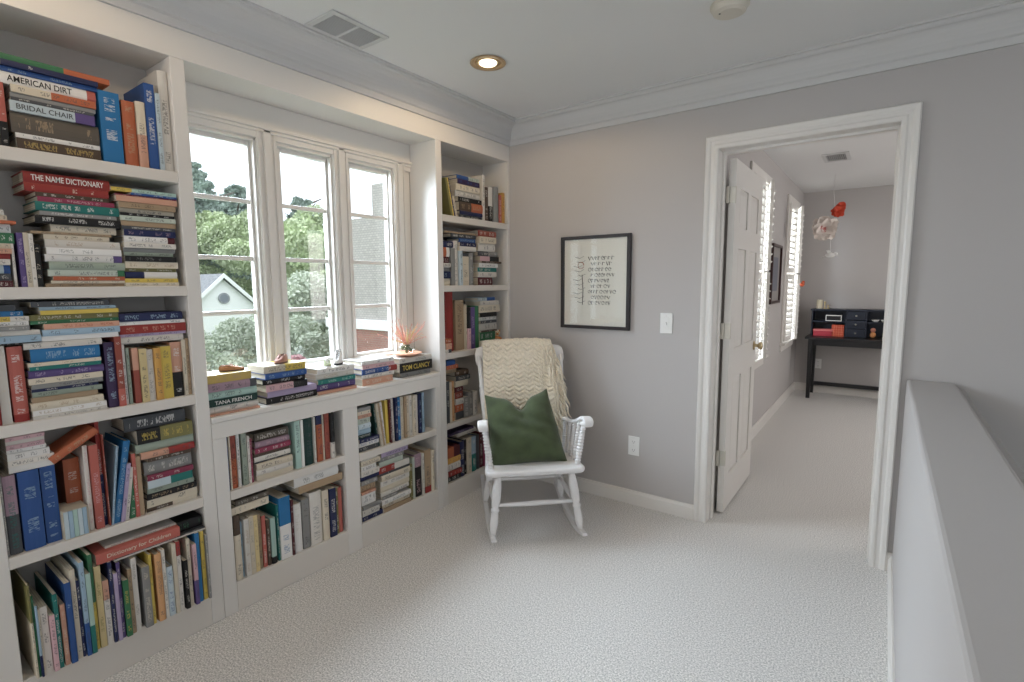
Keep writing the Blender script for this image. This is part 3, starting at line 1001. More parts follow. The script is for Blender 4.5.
('S5','pile','f',0.8753,0.0544,1.901,2.151,-0.02,'black',1,{'T':'TOM CLANCY','tc':'yellow'}),
('S5','pile','f',0.9297,0.0282,1.902,2.147,-0.02,'linen',1),
('A1','row','v',0.525,0.2277,0.9564,0.9611,-0.012,'blue',0),
('A1','row','v',0.525,0.2264,0.9617,0.9682,-0.012,'cream',0),
('A1','row','v',0.525,0.228,0.9694,0.9958,-0.012,'brick',1,{'c2':'orange','b':0.55,'flip':1,'ink':'black'}),
('A1','row','v',0.525,0.228,0.9971,1.0092,-0.012,'white',1),
('A1','row','v',0.525,0.2234,1.0181,1.0393,-0.02,'sage',1),
('A1','row','v',0.525,0.2078,1.0424,1.0531,-0.02,'linen',1,{'ink':'slate'}),
('A1','row','v',0.525,0.1944,1.0531,1.0629,-0.012,'crimson',0,{'ink':'pink'}),
('A1','pile','f',0.525,0.0212,1.074,1.243,-0.02,'cream',1),
('A1','pile','f',0.5462,0.025,1.075,1.242,-0.02,'linen',1),
('A1','pile','f',0.5711,0.0288,1.076,1.241,-0.02,'cream',1),
('A1','pile','f',0.5999,0.0067,1.072,1.237,-0.02,'slate',0),
('A1','pile','f',0.6066,0.022,1.072,1.238,-0.02,'linen',1),
('A1','pile','f',0.6287,0.0163,1.07,1.235,-0.02,'brown',1),
('A1','pile','f',0.6449,0.022,1.074,1.237,-0.02,'crimson',1,{'ink':'white'}),
('A1','pile','f',0.6669,0.0277,1.079,1.235,-0.02,'mauve',1,{'ink':'pink'}),
('A1','pile','f',0.6947,0.0363,1.08,1.235,-0.02,'taupe',1),
('A1','right row','v',0.525,0.2237,1.2581,1.2839,-0.012,'mint',1),
('A1','right row','v',0.525,0.2244,1.2854,1.2973,-0.012,'white',1),
('A1','right row','v',0.525,0.2268,1.3056,1.3485,-0.012,'forest',1,{'ink':'slate'}),
('A1','right row','v',0.525,0.224,1.35,1.3594,-0.012,'linen',0),
('A1','right row','v',0.525,0.2268,1.3696,1.4006,-0.012,'orange',1,{'c2':'navy','b':0.8,'ink':'navy'}),
('A1','right row','v',0.525,0.2235,1.4014,1.4103,-0.012,'cream',0),
('A1','right row','v',0.525,0.2261,1.4127,1.438,-0.012,'brick',1,{'ink':'maroon'}),
('A1','right row','v',0.525,0.2261,1.4397,1.4612,-0.012,'linen',1,{'c2':'black','b':0.35}),
('A2','row','v',0.13,0.2827,0.9573,0.9844,-0.006,'cream',1,{'c2':'brown','b':0.7}),
('A2','row','v',0.13,0.2467,0.9852,0.9949,-0.006,'lightblue',1),
('A2','row','v',0.13,0.2542,0.9981,1.0186,-0.006,'linen',1,{'ink':'tan'}),
('A2','row','v',0.13,0.2585,1.0194,1.0385,-0.006,'cream',1,{'ink':'grey'}),
('A2','row','v',0.13,0.2551,1.0394,1.0571,-0.006,'butter',1,{'ink':'tan'}),
('A2','row','v',0.13,0.2476,1.0588,1.0767,-0.006,'tan',1),
('A2','row','v',0.13,0.2356,1.0784,1.0949,-0.006,'coral',1),
('A2','row','v',0.13,0.2103,1.0984,1.1124,-0.006,'brown',1),
('A2','row','v',0.13,0.2126,1.1151,1.1374,-0.006,'mint',1,{'c2':'black','b':0.15,'flip':1}),
('A2','row','v',0.13,0.2626,1.1464,1.1554,-0.006,'teal',1),
('A2','row','v',0.13,0.29,1.1564,1.2082,-0.006,'white',1,{'c2':'brightblue','b':0.55,'ink':'brightblue'}),
('A2','row','v',0.13,0.2663,1.2101,1.2215,-0.006,'maroon',1),
('A2','row','v',0.13,0.2331,1.2263,1.2649,-0.006,'white',1,{'ink':'linen'}),
('A2','row','v',0.13,0.2406,1.2689,1.3046,-0.006,'grey',1,{'ink':'slate'}),
('A2','row','v',0.13,0.2586,1.3097,1.3704,-0.006,'linen',1,{'ink':'grey'}),
('A2','row','v',0.13,0.2503,1.3746,1.4087,-0.006,'cream',1),
('A2','row','v',0.13,0.2468,1.413,1.449,-0.006,'navy',1,{'ink':'white'}),
('A2','row','v',0.13,0.239,1.4501,1.4645,-0.006,'olive',1),
('A2','row','v',0.13,0.2334,1.4668,1.4904,-0.006,'coral',1),
('B1','pile','f',0.505,0.0247,1.604,1.7309,-0.012,'slate',0),
('B1','pile','f',0.5297,0.0238,1.605,1.7309,-0.012,'white',0,{'ink':'blue'}),
('B1','pile','f',0.5535,0.0204,1.606,1.7309,-0.012,'navy',0),
('B1','pile','f',0.574,0.0221,1.606,1.688,-0.012,'forest',0),
('B1','pile','f',0.5961,0.028,1.604,1.683,-0.012,'lightblue',0),
('B1','pile','f',0.6241,0.0271,1.605,1.683,-0.012,'paleblue',0),
('B1','pile','f',0.6512,0.0296,1.606,1.685,-0.012,'palegreen',0),
('B1','pile','f',0.6808,0.0186,1.607,1.691,-0.012,'salmon',0),
('B1','pile','f',0.6994,0.0186,1.607,1.688,-0.012,'cream',0),
('B1','pile','f',0.718,0.0186,1.608,1.688,-0.012,'grey',0),
('B1','row','v',0.505,0.241,1.7315,1.7426,-0.012,'forest',0,{'lean':-0.029}),
('B1','row','v',0.505,0.2387,1.7442,1.757,-0.012,'cream',0,{'lean':-0.031}),
('B1','row','v',0.505,0.2388,1.7586,1.7715,-0.012,'tan',0,{'lean':-0.03}),
('B1','row','v',0.505,0.2379,1.7731,1.7877,-0.012,'white',0,{'lean':-0.023}),
('B1','row','v',0.505,0.2409,1.7902,1.8091,-0.012,'yellow',1,{'lean':-0.006}),
('B1','row','v',0.505,0.2434,1.8107,1.8223,-0.012,'maroon',0,{'lean':-0.006}),
('B1','row','v',0.505,0.2443,1.824,1.8458,-0.012,'linen',1,{'lean':-0.007}),
('B1','row','v',0.505,0.245,1.8483,1.8645,-0.012,'navy',0),
('B1','row','v',0.505,0.245,1.8662,1.8868,-0.012,'brightblue',1),
('B1','row','v',0.505,0.2401,1.892,1.9181,-0.012,'cream',1,{'ink':'tan'}),
('B1','row','v',0.505,0.2385,1.919,1.9358,-0.012,'tan',0),
('B1','row','v',0.505,0.2384,1.9376,1.959,-0.012,'cream',1),
('B1','row','v',0.505,0.2363,1.9599,1.9816,-0.012,'linen',1),
('B1','row','v',0.505,0.2335,1.9825,2.0036,-0.012,'cream',1),
('B1','row','v',0.505,0.2308,2.0045,2.0249,-0.012,'linen',0),
('B1','row','v',0.505,0.2356,2.0277,2.0512,-0.012,'navy',1,{'ink':'lightblue'}),
('B1','row','v',0.505,0.2379,2.053,2.0682,-0.012,'lightblue',0),
('B2','left pile','f',0.13,0.0253,1.605,1.739,-0.006,'navy',0),
('B2','left pile','f',0.1553,0.0388,1.606,1.716,-0.006,'linen',1),
('B2','left pile','f',0.1942,0.0216,1.606,1.722,-0.006,'grey',0),
('B2','left pile','f',0.2158,0.0612,1.605,1.696,-0.006,'white',1),
('B2','left pile','f',0.277,0.0135,1.602,1.693,-0.006,'salmon',0),
('B2','left pile','f',0.2905,0.0377,1.602,1.698,-0.006,'tan',0,{'ink':'brown'}),
('B2','left pile','f',0.3282,0.0224,1.601,1.704,-0.006,'grey',0),
('B2','left pile','f',0.3506,0.0224,1.602,1.7214,-0.006,'navy',0),
('B2','left pile','f',0.3729,0.0304,1.604,1.72,-0.006,'linen',0),
('B2','left pile','f',0.4033,0.0268,1.603,1.698,-0.006,'white',0),
('B2','left pile','f',0.4301,0.0267,1.603,1.727,-0.006,'cream',0),
('B2','left pile','f',0.4568,0.0285,1.604,1.71,-0.006,'linen',0),
('B2','middle pile','f',0.13,0.0214,1.744,1.939,-0.006,'tan',0),
('B2','middle pile','f',0.1514,0.0233,1.74,1.939,-0.006,'cream',1),
('B2','middle pile','f',0.1747,0.0272,1.731,1.94,-0.006,'white',1),
('B2','middle pile','f',0.2019,0.0174,1.737,1.845,-0.006,'grey',0),
('B2','middle pile','f',0.2193,0.0232,1.733,1.934,-0.006,'linen',1),
('B2','middle pile','f',0.2425,0.0309,1.734,1.941,-0.006,'cream',1),
('B2','middle pile','f',0.2735,0.0309,1.735,1.942,-0.006,'linen',1),
('B2','middle pile','f',0.3043,0.0337,1.737,1.943,-0.006,'cream',1),
('B2','middle pile','f',0.3381,0.0144,1.728,1.9427,-0.006,'slate',0),
('B2','middle pile','f',0.3525,0.0346,1.722,1.939,-0.006,'red',1,{'c2':'linen','b':0.5}),
('B2','middle pile','f',0.3871,0.0288,1.726,1.893,-0.006,'palegreen',1),
('B2','middle pile','f',0.4159,0.0259,1.727,1.899,-0.006,'grey',1),
('B2','middle pile','f',0.4418,0.0239,1.737,1.926,-0.006,'lilac',1),
('B2','middle pile','f',0.4657,0.0287,1.757,1.917,-0.006,'navy',1,{'ink':'lilac'}),
('B2','row','v',0.13,0.213,1.9433,1.9606,-0.006,'olive',0),
('B2','row','v',0.13,0.2486,1.9628,1.9781,-0.006,'palegreen',0),
('B2','row','v',0.13,0.2547,1.9847,2.0384,-0.006,'black',1,{'c2':'mauve','b':0.7,'ink':'pink'}),
('B2','row','v',0.13,0.2518,2.0395,2.0543,-0.006,'linen',0),
('B2','row','v',0.13,0.2627,2.0612,2.11,-0.006,'tan',1,{'c2':'red','b':0.15,'flip':1}),
('B2','row','v',0.13,0.2486,2.1124,2.1337,-0.006,'cream',0),
('R1','row','v',1.777,0.2228,2.3318,2.3481,-0.012,'olive',0,{'lean':-0.051}),
('R1','row','v',1.777,0.224,2.349,2.3646,-0.012,'yellow',0,{'lean':-0.053}),
('R1','row','v',1.777,0.2263,2.3665,2.3831,-0.012,'navy',0,{'lean':-0.057}),
('R1','row','v',1.777,0.125,2.3868,2.4037,-0.012,'cream',0,{'lean':-0.032}),
('R1','pile','f',1.777,0.0202,2.413,2.637,-0.014,'slate',0),
('R1','pile','f',1.7972,0.0222,2.414,2.632,-0.014,'navy',0),
('R1','pile','f',1.8194,0.0541,2.41,2.633,-0.014,'brown',1,{'c2':'orange','b':0.5,'ink':'tan'}),
('R1','pile','f',1.8735,0.029,2.4043,2.629,-0.014,'black',1,{'ink':'white'}),
('R1','pile','f',1.9025,0.0366,2.384,2.619,-0.014,'linen',1),
('R1','pile','f',1.9391,0.0399,2.385,2.611,-0.014,'cream',1),
('R1','pile','f',1.979,0.0289,2.395,2.605,-0.014,'deeppurple',1,{'ink':'blue'}),
('R1','pile','f',2.0079,0.024,2.396,2.606,-0.014,'palegreen',0,{'c2':'blue','b':0.5,'flip':1}),
('R1','right row','v',1.777,0.2892,2.6375,2.6619,-0.012,'linen',1),
('R1','right row','v',1.777,0.2197,2.6683,2.7028,-0.012,'brown',1),
('R1','right row','v',1.777,0.2248,2.7039,2.7479,-0.012,'black',1,{'c2':'linen','b':0.45}),
('R1','right row','v',1.777,0.2316,2.7513,2.8008,-0.012,'grey',1),
('R1','right row','v',1.777,0.1859,2.8077,2.8353,-0.012,'coral',0),
('R1','right row','v',1.777,0.2041,2.8422,2.875,-0.012,'amber',0),
('R2','left pile','f',1.36,0.0422,2.256,2.319,-0.012,'cream',0),
('R2','left pile','f',1.4022,0.0428,2.257,2.318,-0.012,'navy',0,{'ink':'lightblue'}),
('R2','left pile','f',1.445,0.0234,2.258,2.316,-0.012,'grey',0),
('R2','left pile','f',1.4684,0.0261,2.259,2.317,-0.012,'linen',0),
('R2','left pile','f',1.4946,0.0378,2.26,2.315,-0.012,'maroon',0),
('R2','left pile','f',1.5323,0.0562,2.262,2.319,-0.012,'orange',0,{'c2':'white','b':0.5}),
('R2','left pile','f',1.5885,0.0376,2.263,2.355,-0.012,'navy',0),
('R2','row','v',1.36,0.2251,2.3219,2.3556,-0.012,'grey',1),
('R2','row','v',1.36,0.2731,2.3576,2.4,-0.012,'linen',1,{'ink':'grey'}),
('R2','row','v',1.36,0.2126,2.402,2.4329,-0.012,'paleblue',1),
('R2','row','v',1.36,0.2006,2.4392,2.5005,-0.012,'cream',1,{'c2':'slate','b':0.9}),
('R2','row','v',1.36,0.2033,2.5026,2.5417,-0.012,'grey',1),
('R2','upper pile','f',1.5731,0.0294,2.404,2.557,-0.012,'linen',0),
('R2','upper pile','f',1.6025,0.025,2.405,2.557,-0.012,'navy',0),
('R2','upper pile','f',1.6275,0.0235,2.406,2.561,-0.012,'blue',0,{'ink':'lightblue'}),
('R2','upper pile','f',1.651,0.0249,2.327,2.559,-0.012,'slate',0),
('R2','upper pile','f',1.6759,0.0102,2.27,2.559,-0.012,'tan',0),
('R2','right pile','f',1.36,0.0515,2.585,2.73,-0.012,'maroon',1,{'ink':'white'}),
('R2','right pile','f',1.4115,0.0358,2.583,2.773,-0.012,'linen',0),
('R2','right pile','f',1.4473,0.028,2.582,2.78,-0.012,'teal',0),
('R2','right pile','f',1.4753,0.0287,2.593,2.786,-0.012,'white',0),
('R2','right pile','f',1.5039,0.0139,2.616,2.824,-0.012,'brown',0),
('R2','right pile','f',1.5179,0.0309,2.6,2.799,-0.012,'pink',0,{'c2':'black','b':0.5}),
('R2','right pile','f',1.5488,0.0324,2.595,2.8,-0.012,'slate',0,{'c2':'grey','b':0.5}),
('R2','right pile','f',1.5813,0.0508,2.594,2.768,-0.012,'linen',1),
('R2','right pile','f',1.6321,0.043,2.595,2.771,-0.012,'cream',1),
('R2','right pile','f',1.6751,0.0399,2.592,2.777,-0.012,'brick',1),
('R3','row','v',0.95,0.3702,2.3039,2.3735,-0.045,'red',1),
('R3','row','v',0.95,0.3177,2.3845,2.4627,-0.045,'tan',1,{'ink':'brown'}),
('R3','row','v',0.95,0.2872,2.4627,2.4717,-0.012,'cream',0),
('R3','row','v',0.95,0.2708,2.474,2.5018,-0.012,'pink',1,{'c2':'black','b':0.5}),
('R3','row','v',0.95,0.2696,2.5029,2.5465,-0.012,'purple',1,{'ink':'lilac'}),
('R3','row','v',0.95,0.2751,2.5536,2.5898,-0.012,'green',1),
('R3','left pile','f',0.95,0.023,2.25,2.3033,-0.003,'linen',0,{'c2':'slate','b':0.5}),
('R3','left pile','f',0.973,0.0361,2.25,2.3033,-0.003,'salmon',0),
('R3','left pile','f',1.0091,0.0295,2.25,2.3033,-0.003,'orange',0),
('R3','right pile','f',0.95,0.0425,2.59,2.76,-0.012,'cream',0),
('R3','right pile','f',0.9925,0.0565,2.597,2.761,-0.012,'green',1,{'ink':'white'}),
('R3','right pile','f',1.049,0.0101,2.598,2.768,-0.012,'brown',0),
('R3','right pile','f',1.0591,0.0473,2.592,2.782,-0.012,'linen',1),
('R3','right pile','f',1.1064,0.0191,2.599,2.769,-0.012,'slate',0),
('R3','right pile','f',1.1254,0.0241,2.593,2.776,-0.012,'white',0),
('R3','right pile','f',1.1495,0.0281,2.597,2.77,-0.012,'black',0),
('R3','right pile','f',1.1776,0.05,2.594,2.816,-0.012,'cream',1),
('R3','right pile','f',1.2276,0.028,2.595,2.79,-0.012,'linen',0),
('R3','right pile','f',1.2555,0.0229,2.589,2.765,-0.012,'paleblue',0,{'c2':'blue','b':0.5}),
('R4','row','v',0.51,0.2636,2.2585,2.2845,-0.012,'slate',1),
('R4','row','v',0.51,0.2526,2.2863,2.3108,-0.012,'cream',1),
('R4','row','v',0.51,0.2545,2.3145,2.3412,-0.012,'apricot',1,{'ink':'brown'}),
('R4','row','v',0.51,0.1322,2.4275,2.472,-0.012,'grey',0),
('R4','row','v',0.51,0.1608,2.4761,2.5175,-0.012,'grey',0),
('R4','row','v',0.51,0.1527,2.5217,2.5641,-0.012,'linen',0),
('R4','pile','f',0.51,0.0477,2.352,2.426,-0.02,'slate',0),
('R4','pile','f',0.5577,0.0476,2.353,2.427,-0.02,'orange',0),
('R4','pile','f',0.6053,0.0373,2.354,2.4269,-0.02,'linen',0),
('R4','pile','f',0.6427,0.0423,2.355,2.429,-0.02,'brick',0),
('R4','pile','f',0.685,0.0338,2.356,2.43,-0.02,'maroon',0),
('R4','pile','f',0.7188,0.0388,2.357,2.475,-0.02,'cream',0),
('R4','pile','f',0.7577,0.0303,2.358,2.496,-0.02,'slate',0),
('R4','pile','f',0.788,0.0336,2.3606,2.487,-0.02,'brown',0),
('R4','top pile','f',0.8205,0.0247,2.265,2.36,-0.012,'tan',0),
('R4','top pile','f',0.8452,0.0247,2.265,2.37,-0.012,'orange',0),
('R4','top pile','f',0.8698,0.0301,2.266,2.342,-0.012,'blue',0),
('R5','left pile','f',0.13,0.0383,2.252,2.377,-0.006,'black',0),
('R5','left pile','f',0.1683,0.0294,2.253,2.377,-0.006,'red',0),
('R5','left pile','f',0.1977,0.047,2.255,2.377,-0.006,'linen',0),
('R5','left pile','f',0.2447,0.0395,2.256,2.377,-0.006,'amber',0),
('R5','left pile','f',0.2842,0.0657,2.257,2.368,-0.006,'orange',1,{'c2':'maroon','b':0.5}),
('R5','row','v',0.13,0.2305,2.3776,2.4176,-0.012,'navy',1),
('R5','row','v',0.13,0.2327,2.4217,2.4421,-0.012,'black',0),
('R5','row','v',0.13,0.2407,2.4441,2.4834,-0.012,'cream',1),
('R5','row','v',0.13,0.2365,2.4876,2.5341,-0.012,'teal',1,{'c2':'lightblue','b':0.5}),
('R5','row','v',0.13,0.2367,2.5427,2.573,-0.012,'slate',0),
('R5','row','v',0.13,0.2493,2.5774,2.6126,-0.012,'maroon',1),
('R5','row','v',0.13,0.2468,2.617,2.6483,-0.012,'crimson',0),
('R5','top pile','f',0.3963,0.0231,2.358,2.545,-0.012,'linen',0),
('R5','top pile','f',0.4194,0.0173,2.267,2.52,-0.012,'deeppurple',0,{'ink':'lilac'}),
('L5','top pile','f',0.413,0.0055,0.545,0.842,0.004,'linen',1),
('L5','top pile','f',0.419,0.0055,0.55,0.842,0.004,'slate',1),
('L5','top pile','f',0.425,0.036,0.495,0.752,0.01,'coral',1,{'T':'Dictionary for Children','tc':'cream'}),
('L5','top pile','f',0.4615,0.008,0.53,0.75,-0.01,'linen',1),
('L5','top pile','f',0.425,0.04,0.756,0.842,-0.005,'black',1,{'ink':'green'}),
('A2','upper pile','f',0.4043,0.035,1.257,1.493,-0.004,'tan',1),
('A2','upper pile','f',0.4393,0.0439,1.237,1.47,-0.004,'white',1,{'ink':'slate'}),
('A2','upper pile','f',0.4832,0.012,1.298,1.498,-0.004,'maroon',0),
('A2','left pile','f',0.4152,0.0322,0.957,1.115,-0.012,'cream',1),
('A2','left pile','f',0.4474,0.0226,0.977,1.119,-0.012,'taupe',1),
]

WHERE = dict(L1='top left shelf', L2='second left shelf', L3='third left shelf', L4='fourth left shelf', L5='lowest left shelf',
             S1='first window-seat pile', S2='second window-seat pile', S3='third window-seat pile', S4='fourth window-seat pile', S5='window-seat pile under the vase',
             A1='upper left cubby', A2='lower left cubby', B1='upper right cubby', B2='lower right cubby',
             R1='top corner shelf', R2='second corner shelf', R3='third corner shelf', R4='fourth corner shelf', R5='lowest corner shelf')
GROUP = {k: 'books on the ' + v for k, v in WHERE.items()}
for k in 'S1 S2 S3 S4 S5'.split():
    GROUP[k] = 'books piled on the window seat'
for k in 'A1 A2 B1 B2'.split():
    GROUP[k] = 'books in the ' + WHERE[k]
ORD = ['', 'first', 'second', 'third', 'fourth', 'fifth', 'sixth', 'seventh', 'eighth', 'ninth', 'tenth', 'eleventh', 'twelfth', 'thirteenth',
       'fourteenth', 'fifteenth', 'sixteenth', 'seventeenth', 'eighteenth', 'nineteenth', 'twentieth', 'twenty-first', 'twenty-second', 'twenty-third']


def book_geo(h, t, d, hard, fore):
    """local frame: spine at x=0 facing +x, body towards -x, thickness y 0..t, height z 0..h.
    returns cover (verts, faces, per-face data) and pages (verts, faces)"""
    tb = min(.0026 if hard else .0009, t * .16)
    ins = .003 if hard else .0004
    bul = min(.0045, t * .13) if hard else .0006
    n = 4
    out = [(-d, 0.0)]
    for k in range(n + 1):
        u = k / n
        out.append((-bul + bul * (1 - (2 * u - 1) ** 2), t * u))
    out.append((-d, t))
    inn = [(-d, t - tb), (-tb - bul - .0008, t - tb), (-tb - bul - .0008, tb), (-d, tb)]
    pts = out + inn
    if fore:
        pts = [(-d - p[0], p[1]) for p in pts][::-1]
    v = [(p[0], p[1], 0) for p in pts] + [(p[0], p[1], h) for p in pts]
    k = len(pts)
    f = [(i, (i + 1) % k, k + (i + 1) % k, k + i) for i in range(k)]
    # end caps: three quads each (front board, spine, back board)
    def cap(off, rev):
        def F(*q):
            q = [i + off for i in q]
            f.append(tuple(q[::-1]) if rev else tuple(q))
        if not fore:
            o_n = n + 3
            F(0, 1, o_n + 2, o_n + 3)
            F(*([i for i in range(1, n + 2)] + [o_n + 1, o_n + 2]))
            F(n + 1, n + 2, o_n, o_n + 1)
        else:
            F(*range(k))
    cap(0, True)
    cap(k, False)
    x0, x1 = (-d + ins, -tb - bul) if not fore else (-d + tb + bul, -ins)
    q = MB().box(x0, x1, tb, t - tb, ins, h - ins)
    return v, f, q.v, q.f


def set_attrs(me, data):
    """data: list per polygon of dict(c1,c2,ink,prm,h,t) ; positions from local coordinates kept in lv"""
    names = ['c1', 'c2', 'ink', 'prm', 'bk']
    arr = {n: [] for n in names}
    for p, dd in zip(me.polygons, data['faces']):
        bk = data['books'][dd]
        for vi in p.vertices:
            lx, ly, lz = data['lv'][vi]
            arr['c1'] += bk['c1']
            arr['c2'] += bk['c2']
            arr['ink'] += bk['ink']
            arr['prm'] += bk['prm']
            sp = 1.0 if lx > -.006 and bk['hasink'] else 0.0
            arr['bk'] += [ly / bk['t'], lz, lz / bk['h'], sp]
    for n in names:
        a = me.attributes.new(n, 'FLOAT_COLOR', 'CORNER')
        a.data.foreach_set('color', arr[n])


def text_mesh(txt, size_h, max_w, mtl, parent, loc, mrot, name='title', bold=0.0):
    cu = bpy.data.curves.new('lettering', 'FONT')
    cu.body = txt
    cu.align_x = 'CENTER'
    cu.align_y = 'CENTER'
    cu.size = 1.0
    cu.extrude = .004
    cu.offset = bold
    cu.resolution_u = 3
    tmp = bpy.data.objects.new('lettering', cu)
    COL.objects.link(tmp)
    bpy.context.view_layer.update()
    dg = bpy.context.evaluated_depsgraph_get()
    me = bpy.data.meshes.new_from_object(tmp.evaluated_get(dg))
    bpy.data.objects.remove(tmp)
    xs = [v.co.x for v in me.vertices]
    ys = [v.co.y for v in me.vertices]
    wx = max(xs) - min(xs)
    hy = max(ys) - min(ys)
    sy = size_h / hy
    sx = min(sy * 1.05, max_w / wx)
    cx, cy = (max(xs) + min(xs)) / 2, (max(ys) + min(ys)) / 2
    for v in me.vertices:
        v.co = Vector(((v.co.x - cx) * sx, (v.co.y - cy) * sy, v.co.z * .05))
    me.transform(Matrix.Translation(loc) @ mrot)
    me.materials.clear()
    me.materials.append(mtl)
    o = bpy.data.objects.new(name, me)
    COL.objects.link(o)
    o.parent = parent
    return o


TXT = Matrix(((0, 0, 1), (0, 1, 0), (-1, 0, 0))).to_4x4()      # reads down the spine

# labels
rows = {}
for i, bk in enumerate(BOOKS):
    rows.setdefault((bk[0], bk[1]), []).append(i)
labels = {}
PILE = {'pile': 'pile', 'main pile': 'main pile', 'left pile': 'left pile', 'right pile': 'right pile', 'middle pile': 'middle pile', 'upper pile': 'upper pile', 'top pile': 'top pile',
        'row': 'row', 'right row': 'right-hand row', 'slanting row': 'slanting row'}


def nm(c):
    return NICE.get(c, c)


for key, ids in rows.items():
    comp, st = key
    where = WHERE[comp]
    flat = BOOKS[ids[0]][2] == 'f'
    ids = sorted(ids, key=lambda i: BOOKS[i][3] if flat else BOOKS[i][5])
    n = len(ids)
    for k, i in enumerate(ids):
        o_ = BOOKS[i][10] if len(BOOKS[i]) > 10 else {}
        col = o_.get('n') or nm(BOOKS[i][8])
        if comp[0] == 'S':
            pos = 'topmost' if k == n - 1 else 'lowest' if k == 0 else ORD[n - k] + ' from the top'
            labels[i] = '%s book lying %s in the %s' % (col, pos, where)
        elif flat:
            pos = 'topmost' if k == n - 1 else 'lowest' if k == 0 else (ORD[k + 1] + ' from the bottom' if k < n / 2 else ORD[n - k] + ' from the top')
            labels[i] = '%s book lying %s in the %s, %s' % (col, pos, PILE[st], where)
        else:
            pos = 'leftmost' if k == 0 else 'rightmost' if k == n - 1 else (ORD[k + 1] + ' from left' if k < n / 2 else ORD[n - k] + ' from right')
            labels[i] = '%s book standing %s in the %s, %s' % (col, pos, PILE[st], where)
        if o_.get('T'):
            labels[i] = labels[i].replace(' book ', ' titled book ', 1)

rest = dict(v=[], f=[], lv=[], faces=[], books=[])
restp = MB()
rng = random.Random(7)
seen_rows = {}
for i, bk in enumerate(BOOKS):
    comp, st, kind, z0, dz, y0, y1, X, cname, keep = bk[:10]
    op = bk[10] if len(bk) > 10 else {}
    jit = rng.uniform(-.013, .003) if comp != 'L5' else rng.uniform(-.006, .006)
    k_row = seen_rows.get((comp, st), 0)
    seen_rows[(comp, st)] = k_row + 1
    if kind == 'f':
        t, h = dz, y1 - y0
        d = min(.19, max(.10, h * .72)) if h > .12 else rng.uniform(.12, .15)
        gap = .0004
        t = t - gap
        base = Vector((X + jit, y1, z0))
        rx = PI / 2
    else:
        t, h = y1 - y0 - .0005, dz
        d = min(.19, max(.105, h * .70))
        base = Vector((X + jit, y0, z0))
        rx = 0.0
    if comp == 'L5':
        d = .235 if kind == 'v' else .21
        if kind == 'v':
            d = min(d, .225)
    d = min(d, X + jit - (XI + .009))
    t = max(t, .003)
    hard = t > .02 and (i % 3 != 0)
    if op.get('deep'):
        d = min(.2, X + jit - (XI + .01))
    lean = op.get('lean', 0)
    v, f, pv, pf = book_geo(h, t, d, hard, False)
    c1 = lin(*PAL[cname])
    vr = rng.uniform(.88, 1.08)
    c1 = (min(1, c1[0] * vr), min(1, c1[1] * vr), min(1, c1[2] * vr), 1)
    c2 = lin(*PAL[op.get('c2', cname)])
    bb, fl = op.get('b', 2.0), float(op.get('flip', 0))
    if kind == 'f' and 'b' in op:
        bb, fl = 1 - bb, 1.0 - fl
    hasink = 'T' not in op and (('ink' in op) or (i % 5 != 0))
    if 'ink' in op:
        ink = lin(*PAL[op['ink']])
    else:
        lum = sum(PAL[cname])
        ink = lin(*PAL[('slate' if lum > 420 else 'linen')])
    info = dict(c1=list(c1), c2=list(c2), ink=list(ink), prm=[bb, fl, rng.random(), 1.0], h=h, t=t, hasink=hasink)
    mt = Matrix.Translation(base) @ Matrix.Rotation(rx, 4, 'X')
    if kind == 'v' and lean:
        mt = Matrix.Translation(base) @ Matrix.Rotation(-math.atan2(lean, h), 4, 'X')
    if keep:
        me = bpy.data.meshes.new('book')
        me.from_pydata(v, [], f)
        me.materials.append(M['book'])
        set_attrs(me, dict(faces=[0] * len(f), books=[info], lv=v))
        o = bpy.data.objects.new('book', me)
        COL.objects.link(o)
        o.matrix_world = mt
        tag(o, labels[i], 'book', GROUP[comp])
        pm = bpy.data.meshes.new('pages')
        pm.from_pydata(pv, [], pf)
        pm.materials.append(M['pages'])
        po = bpy.data.objects.new('pages', pm)
        COL.objects.link(po)
        po.parent = o
        if op.get('T'):
            tw = h * (.66 if op.get('b') else .84)
            cz = h * (.5 if not op.get('b') else (.60 if op['b'] > .7 else .5))
            text_mesh(op['T'], t * .52, tw, flat_mat('lettering_' + op['tc'], C(op['tc'])), o, (.0004, t / 2, cz), TXT, bold=.01)['label'] = 'printed spine title'
    else:
        k0 = len(rest['v'])
        rest['v'] += [tuple(mt @ Vector(p)) for p in v]
        rest['lv'] += v
        rest['f'] += [tuple(q + k0 for q in p) for p in f]
        rest['faces'] += [len(rest['books'])] * len(f)
        rest['books'].append(info)
        restp.add(pv, pf, mt)
me = bpy.data.meshes.new('small_books')
me.from_pydata(rest['v'], [], rest['f'])
me.materials.append(M['book'])
set_attrs(me, rest)
rb = bpy.data.objects.new('small_books', me)
COL.objects.link(rb)
tag(rb, 'remaining small books filling gaps on the shelves', 'books', kind='stuff')
restp.build('pages', M['pages'], rb)

